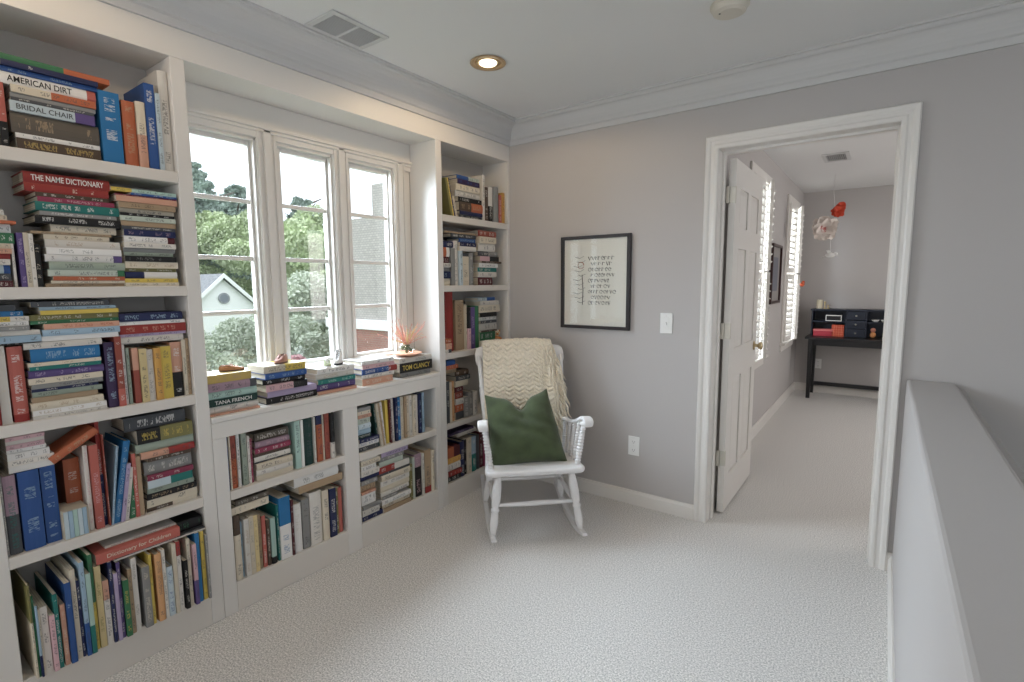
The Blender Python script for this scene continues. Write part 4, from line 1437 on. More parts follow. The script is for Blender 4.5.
# ------------------------------------------------------------------ leaning book and boxed set on the fourth left shelf
v, f, pv, pf = book_geo(.145, .024, .12, True, False)
me = bpy.data.meshes.new('book')
me.from_pydata(v, [], f)
me.materials.append(M['book'])
set_attrs(me, dict(faces=[0] * len(f), books=[dict(c1=list(C('orange')), c2=list(C('orange')), ink=list(C('tan')), prm=[2, 0, .3, 1], h=.145, t=.024, hasink=True)], lv=v))
o = bpy.data.objects.new('book', me)
COL.objects.link(o)
a = math.radians(32)
o.matrix_world = Matrix.Translation((-.006, .576, .868)) @ Matrix.Rotation(a, 4, 'X') @ Matrix.Rotation(PI / 2, 4, 'X')
o.location = (-.008, .5445, .8755)
tag(o, 'orange hardback tilted across the tops of its neighbours, fourth left shelf', 'book', GROUP['L4'])
pm = bpy.data.meshes.new('pages')
pm.from_pydata(pv, [], pf)
pm.materials.append(M['pages'])
po = bpy.data.objects.new('pages', pm)
COL.objects.link(po)
po.parent = o

t = thing('boxed_set', 'small slipcase of thin pale blue books in front of an orange book', 'boxed set', (.0, .425, .5385))
b = MB()
w, hh, dd = .066, .098, .10
b.box(-dd, 0, 0, .002, 0, hh)
b.box(-dd, 0, w - .002, w, 0, hh)
b.box(-dd, 0, .002, w - .002, 0, .002)
b.box(-dd, 0, .002, w - .002, hh - .002, hh)
b.box(-dd, -dd + .002, .002, w - .002, .002, hh - .002)
b.build('slipcase', flat_mat('slipcase_card', lin(200, 190, 170)), t)
for k in range(5):
    yy = .0025 + k * .0122
    q = MB().box(-dd + .003, .0005, yy, yy + .0117, .0025, hh - .003)
    q.build('thin_book', flat_mat('thin_book_%d' % (k % 3), C(['paleblue', 'lightblue', 'mint'][k % 3])), t, bevel=.0015)

# ------------------------------------------------------------------ things on the window seat
def shoe(name, label, cat, loc, rz, L, Wd, Ht, upper, sole, lace, hightop=False):
    t = thing(name, label, cat, loc, rz, None)
    n = 14
    def outline(s):      # half width along the shoe, s 0 heel .. 1 toe
        return Wd / 2 * (math.sin(PI * min(1, max(0, s * .93 + .05))) ** .45) * (.82 + .22 * s)
    # sole
    pts = [(L * s, -outline(s)) for s in [k / n for k in range(n + 1)]] + [(L * s, outline(s)) for s in [1 - k / n for k in range(n + 1)]]
    pts = [(x - L / 2, y) for x, y in pts]
    MB().prism(pts, Ht * .14).build('sole', sole, t, smooth=False)
    # upper: rings that rise to an opening near the heel
    def fn(u, v):
        s = .5 - .5 * math.cos(PI * 2 * u)  # heel->toe->heel
        side = 1 if u < .5 else -1
        w = outline(s) * .95
        top = Ht * ((1.0 if hightop else .75) if s < .45 else (1.0 if hightop else .75) - (s - .45) * (1.1 if hightop else .62))
        z = Ht * .13 + (top - Ht * .13) * math.sin(v * PI / 2)
        r = 1 - (v ** 2.2) * (.42 if s < .6 else .9)
        x = L * (s - .5)
        xo = -L * .17
        if v > .3:
            k = ((v - .3) / .7) ** 1.5
            x = x * (1 - k * .42) + xo * k * .42
        return (x, side * w * r, z)
    MB().grid(fn, 28, 8).build('upper', upper, t, smooth=True)
    q = MB()
    for k in range(3):
        x = L * (.02 + k * .09)
        z = Ht * ((.93 if hightop else .66) - k * .11)
        q.tube([(x, -Wd * .2, z - .003), (x + .002, 0, z + .004), (x, Wd * .2, z - .003)], .0016, 6)
    q.tube([(L * .02, 0, Ht * (.98 if hightop else .7)), (L * .02 - .008, .010, Ht * (1.08 if hightop else .82)), (L * .02 + .004, .014, Ht * (.9 if hightop else .62))], .0014, 6)
    q.build('laces', lace, t, smooth=True)
    return t


tanl = flat_mat('tan_leather', lin(170, 120, 84), .6)
brnl = flat_mat('brown_leather', lin(96, 70, 58), .6)
rosel = flat_mat('dusty_rose_leather', lin(176, 130, 118), .6)
whl = flat_mat('white_canvas', lin(226, 224, 222), .7)
blk = flat_mat('black_rubber', lin(40, 38, 40), .6)
olv = flat_mat('olive_canvas', lin(150, 155, 120), .8)
zt = {}
for bk in BOOKS:
    if bk[0][0] == 'S':
        zt[bk[0]] = max(zt.get(bk[0], 0), bk[3] + bk[4])
shoe('baby_shoe', 'tan leather baby moccasin on the leftmost pile of the window seat', 'shoe', (-.085, 1.030, zt['S1'] + .0005), math.radians(70), .095, .045, .034, tanl, brnl, tanl)['group'] = 'baby shoes on the book piles'
shoe('baby_shoe', 'brown and rose baby shoe on the second pile of the window seat', 'shoe', (-.075, 1.245, zt['S2'] + .0005), math.radians(-60), .082, .046, .052, rosel, brnl, brnl)['group'] = 'baby shoes on the book piles'
shoe('baby_shoe', 'small olive canvas baby shoe beside a white high-top', 'shoe', (-.075, 1.480, zt['S3'] + .0005), math.radians(-25), .072, .042, .040, olv, whl, whl)['group'] = 'baby shoes on the book piles'
shoe('baby_shoe', 'white high-top baby sneaker with black trim, third pile of window seat', 'shoe', (-.080, 1.548, zt['S3'] + .0005), math.radians(-50), .078, .044, .070, whl, blk, blk, True)['group'] = 'baby shoes on the book piles'

# vase with dried stems on a saucer
sx, sy, sz = -.088, 2.015, zt['S5'] + .0005
t = thing('saucer', 'shallow coral-coloured dish under the glass vase', 'dish', (sx, sy, sz))
MB().lathe([(.045, 0), (.055, .003), (.085, .015), (.088, .019), (.084, .018), (.055, .007), (.0, .005)], 36).build('dish', flat_mat('coral_glaze', lin(222, 168, 140), .35), t, smooth=True)
t = thing('glass_vase', 'small round glass vase of pebbles and moss holding dried pink stems', 'vase', (sx, sy, sz + .0075))
t.scale = (1.3, 1.3, 1.3)
MB().lathe([(.020, 0), (.032, .006), (.040, .022), (.038, .038), (.026, .052), (.022, .060), (.025, .066), (.023, .066), (.020, .060), (.024, .052), (.0355, .038), (.0375, .022), (.030, .009), (.0, .004)], 28).build('vase_body', M['glass'], t, smooth=True)
b = MB()
rg = random.Random(3)
for k in range(26):
    a, r = rg.uniform(0, 2 * PI), rg.uniform(0, .022)
    z = .012 + rg.uniform(0, .03)
    s_ = rg.uniform(.005, .009)
    b.lathe([(s_ * .5, -s_ * .7), (s_, 0), (s_ * .5, s_ * .7)], 7, Matrix.Translation((r * math.cos(a), r * math.sin(a), z)))
b.build('pebbles_and_moss', flat_mat('mossy_green', lin(110, 122, 92), .9), t)
for part, col, cnt in (('dried_stems', lin(216, 160, 146), 34), ('green_stems', lin(206, 196, 130), 12)):
    b = MB()
    for k in range(cnt):
        a = rg.uniform(0, 2 * PI)
        tilt = rg.uniform(.45, 1.35)
        L_ = rg.uniform(.085, .14) * (1.0 if part == 'dried_stems' else .7)
        p0 = Vector((.008 * math.cos(a), .008 * math.sin(a), .045))
        dirv = Vector((math.cos(a) * math.sin(tilt) * .8, math.sin(a) * math.sin(tilt), math.cos(tilt)))
        pts = [p0, p0 + dirv * L_ * .5 + Vector((0, 0, .006)), p0 + dirv * L_ + Vector((0, 0, .004))]
        b.tube(pts, [.0015, .0014, .0009], 5)
        for j in range(4):
            u = .45 + j * .16
            p = p0 + dirv * L_ * u
            e = dirv.orthogonal().normalized()
            e.rotate(Matrix.Rotation(rg.uniform(0, 6.28), 3, dirv))
            b.tube([p, p + e * .010 + dirv * .009], [.0009, .0005], 4)
    b.build(part, flat_mat(part, col, .8), t)

# bear figurine
t = thing('figurine', 'little orange and cream teddy bear figurine beside the stacked books', 'figurine', (-.052, 2.815, .9505), math.radians(55))
tanp, crm = flat_mat('toy_orange', lin(205, 140, 88), .7), flat_mat('toy_cream', lin(225, 208, 176), .7)


def blob(b, c, r, sc=(1, 1, 1), n=12):
    prof = [(max(.0001, math.sin(PI * k / n)) * r, -math.cos(PI * k / n) * r) for k in range(n + 1)]
    return b.lathe(prof, 16, Matrix.Translation(c) @ Matrix.Diagonal((sc[0], sc[1], sc[2], 1)))


blob(MB(), (0, 0, .030), .026, (1, .85, 1.1)).build('body', tanp, t, smooth=True)
blob(MB(), (0, 0, .075), .023, (1, .9, .95)).build('head', crm, t, smooth=True)
blob(MB(), (0, -.020, .071), .009).build('muzzle', tanp, t, smooth=True)
blob(MB(), (0, 0, .094), .016, (1, 1, .6)).build('hat', flat_mat('toy_white', lin(228, 224, 214), .7), t, smooth=True)
for s_ in (-1, 1):
    blob(MB(), (s_ * .019, 0, .090), .008, (1, .6, 1)).build('ear', tanp, t, smooth=True)
    MB().tube([(s_ * .018, -.004, .046), (s_ * .030, -.012, .034), (s_ * .026, -.022, .024)], [.008, .008, .007], 8).build('arm', tanp, t, smooth=True)
    MB().tube([(s_ * .012, -.006, .010), (s_ * .018, -.026, .010), (s_ * .019, -.036, .012)], [.009, .010, .009], 8).build('leg', tanp, t, smooth=True)
    blob(MB(), (s_ * .008, -.0205, .080), .0022).build('eye', M['black'], t, smooth=True)

# ------------------------------------------------------------------ rocking chair
CH = thing('rocking_chair', 'white painted wooden rocking chair with turned spindles', 'rocking chair', (.552, 2.3335, 0), math.radians(43.6))
CH.scale = (1, 1, .905)
wm = M['chair']
LEGP = [(0, .013), (.08, .016), (.2, .021), (.45, .024), (.62, .019), (.66, .015), (.68, .021), (.70, .021), (.72, .014), (.76, .018), (.85, .019), (.93, .014), (1, .011)]
LEGP2 = [(1 - t_, r) for t_, r in LEGP][::-1]


def rock_z(y):
    return (y - .03) ** 2 / 2.1


# seat
pts = []
for (cx_, cy_, a0) in ((.225, -.175, -90), (.195, .165, 0), (-.195, .165, 90), (-.225, -.175, 180)):
    for k in range(7):
        a = math.radians(a0 + 90 * k / 6)
        pts.append((cx_ + .045 * math.cos(a), cy_ + .045 * math.sin(a)))
b = MB().prism(pts, .034, Matrix.Translation((0, 0, .398)))
b.build('seat', wm, CH, bevel=.013, bseg=4, smooth=True)
TOPZ = .432
for sx in (-1, 1):
    for (ya, yb_) in ((-.165, -.225), (.150, .235)):
        xa, xb = sx * .198, sx * .236
        MB().turned((xa, ya, .400), (xb, yb_, rock_z(yb_) + .030), [(0, .014), (.10, .019), (.22, .0235), (.40, .0245), (.52, .021), (.56, .016), (.58, .023), (.61, .023), (.63, .016), (.68, .020), (.82, .021), (.93, .016), (1, .013)], 16).build('leg', wm, CH, smooth=True)
    # rockers
    path, rad = [], []
    n = 26
    for k in range(n + 1):
        y = -.315 + (.50 + .315) * k / n
        path.append((sx * .238, y, rock_z(y)))
    prof = [(-.0125, .002), (-.0105, 0), (.0105, 0), (.0125, .002), (.0125, .029), (.0105, .032), (-.0105, .032), (-.0125, .029)]
    fr = []
    pth = [Vector(p) for p in path]
    v, f = [], []
    for k, p in enumerate(pth):
        tt = (pth[min(k + 1, n)] - pth[max(k - 1, 0)]).normalized()
        g = Vector((1, 0, 0)).cross(tt)
        tap = min(1, .45 + k * .2, .45 + (n - k) * .2)
        v += [tuple(p + Vector((a_, 0, 0)) + g * (c_ * tap + .016 * (1 - tap))) for a_, c_ in prof]
    m_ = len(prof)
    for k in range(n):
        for j in range(m_):
            f.append((k * m_ + j, k * m_ + (j + 1) % m_, (k + 1) * m_ + (j + 1) % m_, (k + 1) * m_ + j))
    f += [tuple(range(m_)), tuple(range(n * m_, (n + 1) * m_))]
    MB().add(v, f).build('rocker', wm, CH)
    # side stretcher
    MB().turned((sx * .2165, -.19, .205), (sx * .2165, .188, .205), [(0, .008), (.2, .012), (.5, .015), (.8, .012), (1, .008)], 12).build('stretcher', wm, CH, smooth=True)
    # back post
    MB().turned((sx * .222, .150, .425), (sx * .258, .352, 1.02), [(0, .013), (.05, .017), (.15, .019), (.28, .016), (.30, .020), (.32, .020), (.34, .015), (.5, .018), (.64, .018), (.66, .014), (.68, .019), (.70, .014), (.9, .014), (1, .010)], 14).build('back_post', wm, CH, smooth=True)
    # arm
    arm = [(-.240, .225, .618), (-.252, .12, .618), (-.264, 0, .640), (-.276, -.09, .676), (-.284, -.150, .712), (-.288, -.195, .720), (-.289, -.226, .706), (-.286, -.228, .682), (-.284, -.208, .674)]
    v, f = [], []
    pr = [(-.5, -.3), (-.42, -.5), (.42, -.5), (.5, -.3), (.5, .3), (.42, .5), (-.42, .5), (-.5, .3)]
    pa = [Vector((sx * (abs(p[0]) - .008), p[1] + .012, p[2])) for p in arm]
    wd = [.034, .037, .040, .045, .050, .054, .054, .050, .046]
    th = [.018, .020, .020, .021, .023, .024, .023, .020, .015]
    for k, p in enumerate(pa):
        tt = (pa[min(k + 1, len(pa) - 1)] - pa[max(k - 1, 0)]).normalized()
        g = Vector((1, 0, 0)).cross(tt).normalized()
        v += [tuple(p + Vector((a_ * wd[k], 0, 0)) + g * (c_ * th[k])) for a_, c_ in pr]
    for k in range(len(pa) - 1):
        for j in range(8):
            f.append((k * 8 + j, k * 8 + (j + 1) % 8, (k + 1) * 8 + (j + 1) % 8, (k + 1) * 8 + j))
    f += [tuple(range(8)), tuple(range((len(pa) - 1) * 8, len(pa) * 8))]
    ar = MB().add(v, f).build('armrest', wm, CH, smooth=True)
    md = ar.modifiers.new('s', 'SUBSURF')
    md.levels = md.render_levels = 2
    # ring-turned arm supports
    ringp = [(0, .010), (.05, .014)]
    for k in range(11):
        u = .08 + k * .07
        w_ = 1 - abs(k - 4) * .035
        ringp += [(u, .011 * w_), (u + .015, .0165 * w_), (u + .04, .0165 * w_), (u + .055, .011 * w_)]
    ringp += [(.88, .012), (.91, .018), (.94, .018), (.96, .010), (1, .009)]
    MB().turned((sx * .236, -.150, .425), (sx * .272, -.155, .700), [(t_, r * 1.12) for t_, r in ringp], 14).build('arm_support', wm, CH, smooth=True)
    ring2 = [(0, .007)]
    for k in range(13):
        u = .05 + k * .07
        ring2 += [(u, .0075), (u + .015, .0125), (u + .04, .0125), (u + .055, .0075)]
    ring2 += [(1, .007)]
    for (y0_, y1_) in ((-.085, -.09), (-.02, -.015), (.045, .065), (.11, .145)):
        xa = .236 - (y0_ + .15) * .06
        xb = .270 - (y1_ + .16) * .10
        MB().turned((sx * xa, y0_, .425), (sx * xb, y1_, (.632 if y1_ > .03 else .640 - y1_ * .42)), ring2, 10).build('arm_spindle', wm, CH, smooth=True)
for y, z, r in ((-.196, .225, .0125), (-.2, 0, 0), (.19, .215, .0125)):
    if r:
        MB().turned((-.215, y, z), (.215, y, z), [(0, r * .7), (.15, r), (.5, r * 1.25), (.85, r), (1, r * .7)], 12).build('stretcher', wm, CH, smooth=True)
MB().turned((-.212, -.187, .232), (.212, -.187, .232), [(0, .008), (1, .008)], 8)
# back spindles
for k in range(5):
    x0_ = -.145 + k * .0725
    MB().turned((x0_, .165, .425), (x0_ * 1.12, .350, .965), [(0, .007), (.1, .009), (.4, .012), (.5, .009), (.52, .013), (.55, .009), (.8, .009), (1, .006)], 10).build('back_spindle', wm, CH, smooth=True)
# crest rail: outline in x/z, extruded, tilted with the back
outl = [(-.282, .005), (-.290, .030), (-.290, .065), (-.282, .088), (-.262, .100), (-.225, .104), (-.12, .116), (0, .120), (.12, .116), (.225, .104), (.262, .100), (.282, .088), (.290, .065), (.290, .030), (.282, .005), (.262, -.006), (.235, -.004), (.21, .010), (0, .024), (-.21, .010), (-.235, -.004), (-.262, -.006)]
outl = [(p[0] * .965, p[1]) for p in outl]
outl = outl[::-1]
mtc = Matrix.Translation((0, .366, .950)) @ Matrix.Rotation(math.radians(90 - 18), 4, 'X')
MB().prism([(p[0], p[1] * 1.32) for p in outl], .026, mtc).build('crest_rail', wm, CH, bevel=.009, bseg=3, smooth=True)

# throw over the back
TH = thing('throw_blanket', 'cream chevron-knit throw with fringe draped over the rocking chair back', 'throw blanket', (.552, 2.3335, 0), math.radians(43.6))
front_path = [(.440, .66), (.436, .80), (.428, .92), (.418, .985), (.404, 1.004), (.384, 1.006), (.366, .990), (.350, .945), (.332, .89), (.306, .81), (.268, .72), (.232, .63), (.200, .54), (.170, .45), (.150, .405)]
acc = [0]
for p, q in zip(front_path, front_path[1:]):
    acc.append(acc[-1] + math.hypot(q[0] - p[0], q[1] - p[1]))


def fp(s):
    s = s * acc[-1]
    for k in range(len(acc) - 1):
        if s <= acc[k + 1] + 1e-9:
            u = (s - acc[k]) / (acc[k + 1] - acc[k])
            return (front_path[k][0] * (1 - u) + front_path[k + 1][0] * u, front_path[k][1] * (1 - u) + front_path[k + 1][1] * u, s)
    return front_path[-1] + (s,)


def throw_fn(u, v):
    y, z, s = fp(v)
    x = -.236 + .43 * u
    top = max(0, 1 - abs(z - .99) / .12)
    # arch of the crest rail below it
    z += (.012 - .16 * x * x) * top
    # chevron cable relief: columns of V stitches
    cx = (u * 7.0) % 1.0
    sl = abs(cx - .5) * .026
    rowp = ((s + sl * 1.6) / .027) % 1.0
    rel = .0060 * math.sin(rowp * 2 * PI) * (1.0 if (s / .081) % 1.0 < .62 else .35) * (1 if abs(cx - .5) < .42 else .2)
    rel += .006 * math.sin(u * 9 + 1) * max(0, (.93 - z)) + .004 * math.sin(v * 21 + u * 5)
    # pushed out a little below the rail, gathered at the right edge
    rel += .014 * max(0, (u - .78) / .22) ** 1.5
    if v < .36:
        return (x, y + .012 + rel * .5, z)
    return (x, y - .012 - rel, z - rel * .3 + .010 * top)


b = MB().grid(throw_fn, 98, 230)
kn = b.build('knit_cloth', M['knit'], TH, smooth=True)
sol = kn.modifiers.new('thick', 'SOLIDIFY')
sol.thickness = .006
sol.offset = 0
# rolled, gathered edge with its fringe running down the right side
b = MB()
rg = random.Random(11)
for k in range(150):
    pr_ = k / 149.0
    s = .33 + .62 * pr_
    y, z, _ = fp(s)
    y = min(y, .40) - .006
    x0_ = .155 + .030 * math.sin(k * 1.7) + .055 * min(1, pr_ * 2.2)
    L_ = rg.uniform(.09, .17)
    ang = rg.uniform(-.05, .55)
    am = rg.uniform(.003, .007)
    ph = rg.uniform(0, 6.28)
    out = rg.uniform(.014, .062)
    pts = []
    for j in range(8):
        w_ = j / 7
        pts.append((x0_ + math.sin(ang) * L_ * w_ * .8 + am * math.sin(w_ * 9 + ph), y - out * math.sin(min(1, w_ * 1.6) * PI / 2) + .20 * L_ * w_ * .0, z + .014 * (1 - w_) - math.cos(ang) * L_ * w_))
    b.tube(pts, [.0050, .0062, .0058, .0056, .0052, .0046, .0038, .0016], 5)
for k in range(70):
    pr_ = k / 69.0
    y, z, _ = fp(.335 + .50 * pr_)
    y = min(y, .40)
    x0_ = .108 + .012 * math.sin(k * 2.1) + .02 * pr_
    L_ = rg.uniform(.05, .09)
    pts = [(x0_ + .010 * j + .004 * math.sin(j * 2 + k), y - .018 - .008 * (j % 2), z + .004 - L_ * j / 4) for j in range(5)]
    b.tube(pts, [.0042, .0050, .0046, .004, .0018], 5)
b.build('fringe', M['knit'], TH, smooth=True)

# pillow
PL = thing('throw_pillow', 'dark green square pillow with a dented top resting in the rocking chair', 'pillow', (.552, 2.3335, 0), math.radians(43.6))
n = 44
v, f = [], []
Wp, Hp = .205, .205


def pil(u, w, side):
    # u,w in -1..1
    ex = 1 - abs(u) ** 3.0
    ez = 1 - abs(w) ** 3.0
    th = .085 * (max(0, ex) ** .55) * (max(0, ez) ** .55) * (1 - .12 * w)
    bulge_in = .020
    x = u * (Wp - bulge_in * (1 - abs(w) ** 2) * 0.6 * 1)
    z = w * (Hp - bulge_in * (1 - abs(u) ** 2))
    # karate-chop dent
    dent = math.exp(-((u - .06 * (1 - w)) / .24) ** 2) * max(0, (w + .15) / 1.15) ** 1.2
    z -= .072 * dent * max(0, w)
    th *= (1 - .62 * dent)
    # corner ears
    z += .018 * max(0, w) ** 3 * abs(u) ** 3
    x *= 1 - .055 * w - (.13 * max(0, w) * max(0, u))
    # soft creases
    cr = .0045 * math.sin(6 * u + 9 * w + 2 * math.sin(3 * w)) * ex * ez
    cr += .004 * math.sin(14 * (abs(u - .05) + .7 * w)) * dent
    return x, (-1 if side else 1) * th + (-cr if side else cr), z


mp_ = Matrix.Translation((-.036, .000, .550)) @ Matrix.Rotation(math.radians(-4), 4, 'Y') @ Matrix.Rotation(math.radians(-29), 4, 'X')
for side in (0, 1):
    k0 = len(v)
    for j in range(n + 1):
        for i in range(n + 1):
            u, w = -1 + 2 * i / n, -1 + 2 * j / n
            u, w = math.sin(u * PI / 2), math.sin(w * PI / 2)
            v.append(tuple(mp_ @ Vector(pil(u, w, side))))
    for j in range(n):
        for i in range(n):
            a0 = k0 + j * (n + 1) + i
            f.append((a0, a0 + 1, a0 + n + 2, a0 + n + 1))
pm_ = MB()
pm_.v, pm_.f = v, f
po = pm_.build('pillow_cover', M['pillow'], PL, smooth=True, fix=False)
bm = bmesh.new()
bm.from_mesh(po.data)
bmesh.ops.remove_doubles(bm, verts=bm.verts, dist=.0004)
bmesh.ops.recalc_face_normals(bm, faces=bm.faces)
bm.to_mesh(po.data)
bm.free()
# seam piping around the edge
edge = []
for k in range(4):
    for j in range(24):
        s_ = math.sin((-1 + 2 * j / 24) * PI / 2)
        u, w = [(s_, -1), (1, s_), (-s_, 1), (-1, -s_)][k]
        edge.append(mp_ @ Vector(pil(u, w, 0)))
edge.append(edge[0])
MB().tube(edge, .0022, 6).build('seam', M['pillow'], PL, smooth=True)

# ------------------------------------------------------------------ framed print
FX0, FX1, FZ0, FZ1 = .422, .897, 1.082, 1.661
t = thing('framed_print', 'black-framed cream print with rows of dark brush marks on the grey wall', 'picture', ((FX0 + FX1) / 2, YB, (FZ0 + FZ1) / 2))
fw, fh = (FX1 - FX0) / 2, (FZ1 - FZ0) / 2
b = MB()
b.box(-fw, -fw + .022, -.024, -.001, -fh, fh)
b.box(fw - .022, fw, -.024, -.001, -fh, fh)
b.box(-fw + .022, fw - .022, -.024, -.001, fh - .020, fh)
b.box(-fw + .022, fw - .022, -.024, -.001, -fh, -fh + .020)
b.build('frame', M['frame'], t, bevel=.0015)
MB().box(-fw + .017, fw - .017, -.010, -.002, -fh + .017, fh - .017).build('print_paper', M['paper'], t)
rg = random.Random(5)
b = MB()
# abstract brush rows on the right
for r in range(9):
    z = .150 - r * .0345
    x = -.045 + (.02 if r % 2 else 0)
    while x < (.100 if r % 3 else .125):
        w_ = rg.uniform(.010, .022)
        hh_ = rg.uniform(.016, .024)
        kind = rg.randrange(3)
        if kind == 0:
            pts = [(x, -.0105, z - hh_ / 2), (x + w_ * .1, -.0105, z + hh_ / 2), (x + w_ * .8, -.0105, z + hh_ * .2)]
        elif kind == 1:
            pts = [(x + w_ * (.5 + .5 * math.cos(a_)), -.0105, z + hh_ / 2 * math.sin(a_)) for a_ in [q * PI / 4 for q in range(8)]]
        else:
            pts = [(x, -.0105, z + hh_ / 2), (x + w_ * .5, -.0105, z - hh_ / 2), (x + w_, -.0105, z + hh_ / 2)]
        b.tube(pts, .0030, 4, .4)
        x += w_ + .006
b.build('brush_marks', M['ink'], t)
b = MB()
for k in range(11):
    z = .16 - k * .028
    wv = .012 * math.sin(k * 2.1)
    b.tube([(-.135 + wv + rg.uniform(-.01, .01), -.0105, z), (-.105 + wv, -.0105, z - .008), (-.075 + wv, -.0105, z + .006)], .0020, 4, .4)
b.tube([(-.088, -.0105, .05), (-.080, -.0105, -.05), (-.084, -.0105, -.14)], .003, 4, .4)
b.build('brush_marks', M['ink'], t)
b = MB().tube([(-.097 + .021 * math.cos(a_), -.0106, .108 + .021 * math.sin(a_)) for a_ in [q * PI / 8 for q in range(16)]], .0032, 4, .4)
b.build('rust_ring', M['rust'], t)['label'] = 'rust-coloured ring'
MB().box(-fw + .0175, fw - .0175, -.0175, -.016, -fh + .0175, fh - .0175).build('glass', M['glass'], t)


# ------------------------------------------------------------------ switch, outlets
def plate(name, label, cat, x, z, kind, y=YB):
    t = thing(name, label, cat, (x, y, z))
    MB().box(-.036, .036, -.006, -.0005, -.060, .060).build('cover_plate', M['plate'], t, bevel=.003)
    if kind == 'switch':
        MB().box(-.017, .017, -.0085, -.0062, -.033, .033).build('rocker_bezel', M['plate'], t, bevel=.001)
        MB().box(-.005, .005, -.016, -.0087, -.010, .006).build('toggle', M['plate'], t, bevel=.001)
    else:
        for s in (-1, 1):
            MB().prism([(.017 * math.cos(a_), max(-.013, min(.013, .017 * math.sin(a_)))) for a_ in [k * PI / 10 for k in range(20)]], .002, Matrix.Translation((0, -.0062, s * .026)) @ Matrix.Rotation(PI / 2, 4, 'X')).build('socket', M['plate'], t)
            q = MB()
            q.box(-.008, -.006, -.0087, -.0083, s * .026 - .002, s * .026 + .006)
            q.box(.006, .008, -.0087, -.0083, s * .026 - .002, s * .026 + .006)
            q.box(-.002, .002, -.0087, -.0083, s * .026 - .009, s * .026 - .005)
            q.build('slots', M['slot'], t)
    MB().lathe([(.002, 0), (.002, .001)], 8, Matrix.Translation((0, -.0062, 0 if kind != 'switch' else .042)) @ Matrix.Rotation(PI / 2, 4, 'X')).build('screw', M['nickel'], t)
    return t


plate('light_switch', 'white light switch between the print and the door', 'light switch', 1.117, 1.135, 'switch')
plate('wall_outlet', 'white outlet low on the grey wall beside the rocking chair', 'outlet', .935, .372, 'outlet')
plate('wall_outlet', 'white outlet under the black desk in the far room', 'outlet', 1.505, .357, 'outlet', 7.3)

# ------------------------------------------------------------------ ceiling fittings
def downlight(name, label, x, y, power):
    t = thing(name, label, 'ceiling light', (x, y, H))
    MB().lathe([(.068, 0), (.082, -.001), (.088, -.006), (.085, -.009), (.066, -.006), (.062, 0)], 40).build('trim_ring', flat_mat('bronze_ring', lin(176, 150, 118), .4), t, smooth=True)
    MB().lathe([(.062, -.003), (.058, -.001), (.05, -.0005)], 40).build('baffle', flat_mat('warm_baffle', lin(225, 196, 150), .5), t, smooth=True)
    blob(MB(), (0, 0, -.004), .045, (1, 1, .30)).build('bulb', M['bulb'], t, smooth=True)
    l = bpy.data.lights.new('downlight_lamp', 'SPOT')
    l.energy = power
    l.color = (1.0, .74, .46)
    l.spot_size = math.radians(174)
    l.spot_blend = .25
    l.shadow_soft_size = .05
    lo = bpy.data.objects.new('downlight_lamp', l)
    COL.objects.link(lo)
    lo.parent = t
    lo.location = (0, 0, -.03)
    return t


downlight('recessed_light', 'lit round recessed ceiling light in front of the bookshelves', .500, 2.058, 12)
downlight('recessed_light', 'recessed ceiling light above the left end of the bookshelves', .500, .45, 8)

t = thing('ceiling_vent', 'white ceiling register beside the crown moulding above the windows', 'vent', (.222, 1.456, H))
b = MB()
b.box(-.098, -.074, -.142, .142, -.008, -.0005)
b.box(.074, .098, -.142, .142, -.008, -.0005)
b.box(-.074, .074, -.142, -.118, -.008, -.0005)
b.box(-.074, .074, .118, .142, -.008, -.0005)
b.box(-.074, .074, -.006, .006, -.008, -.0005)
b.build('frame', M['vent'], t, bevel=.002)
for k in range(14):
    q = MB().box(-.066 + k * .0098, -.0635 + k * .0098, -.118, .118, -.007, -.001)
    q.build('louver', M['vent'], t)
MB().box(-.074, .074, -.118, .118, -.0012, -.0006).build('duct_shade', flat_mat('vent_shadow', (0.25, 0.25, 0.25, 1)), t)  # flat grey sheet painted as shade behind the louvers
t = thing('ceiling_vent', 'small ceiling register in the far room', 'vent', (1.715, 5.365, H))
b = MB()
b.box(-.10, .10, -.17, -.13, -.008, -.0005)
b.box(-.10, .10, .13, .17, -.008, -.0005)
b.box(-.10, -.07, -.13, .13, -.008, -.0005)
b.box(.07, .10, -.13, .13, -.008, -.0005)
b.build('frame', M['vent'], t)
for k in range(10):
    MB().box(-.066 + k * .0138, -.062 + k * .0138, -.13, .13, -.007, -.001).build('louver', M['vent'], t)
MB().box(-.07, .07, -.13, .13, -.0012, -.0006).build('duct_shade', M['slot'], t)  # dark sheet standing in for shade between the louvers
t = thing('smoke_detector', 'round white smoke detector at the top edge of the ceiling', 'smoke detector', (1.575, 2.215, H))
MB().lathe([(.0, -.036), (.045, -.036), (.060, -.030), (.068, -.012), (.072, -.010), (.072, -.0005)], 40).build('housing', flat_mat('detector_plastic', lin(214, 208, 196), .5), t, smooth=False)
MB().lathe([(.004, 0), (.004, .002)], 10, Matrix.Translation((-.03, -.025, -.0375))).build('indicator', M['slot'], t)

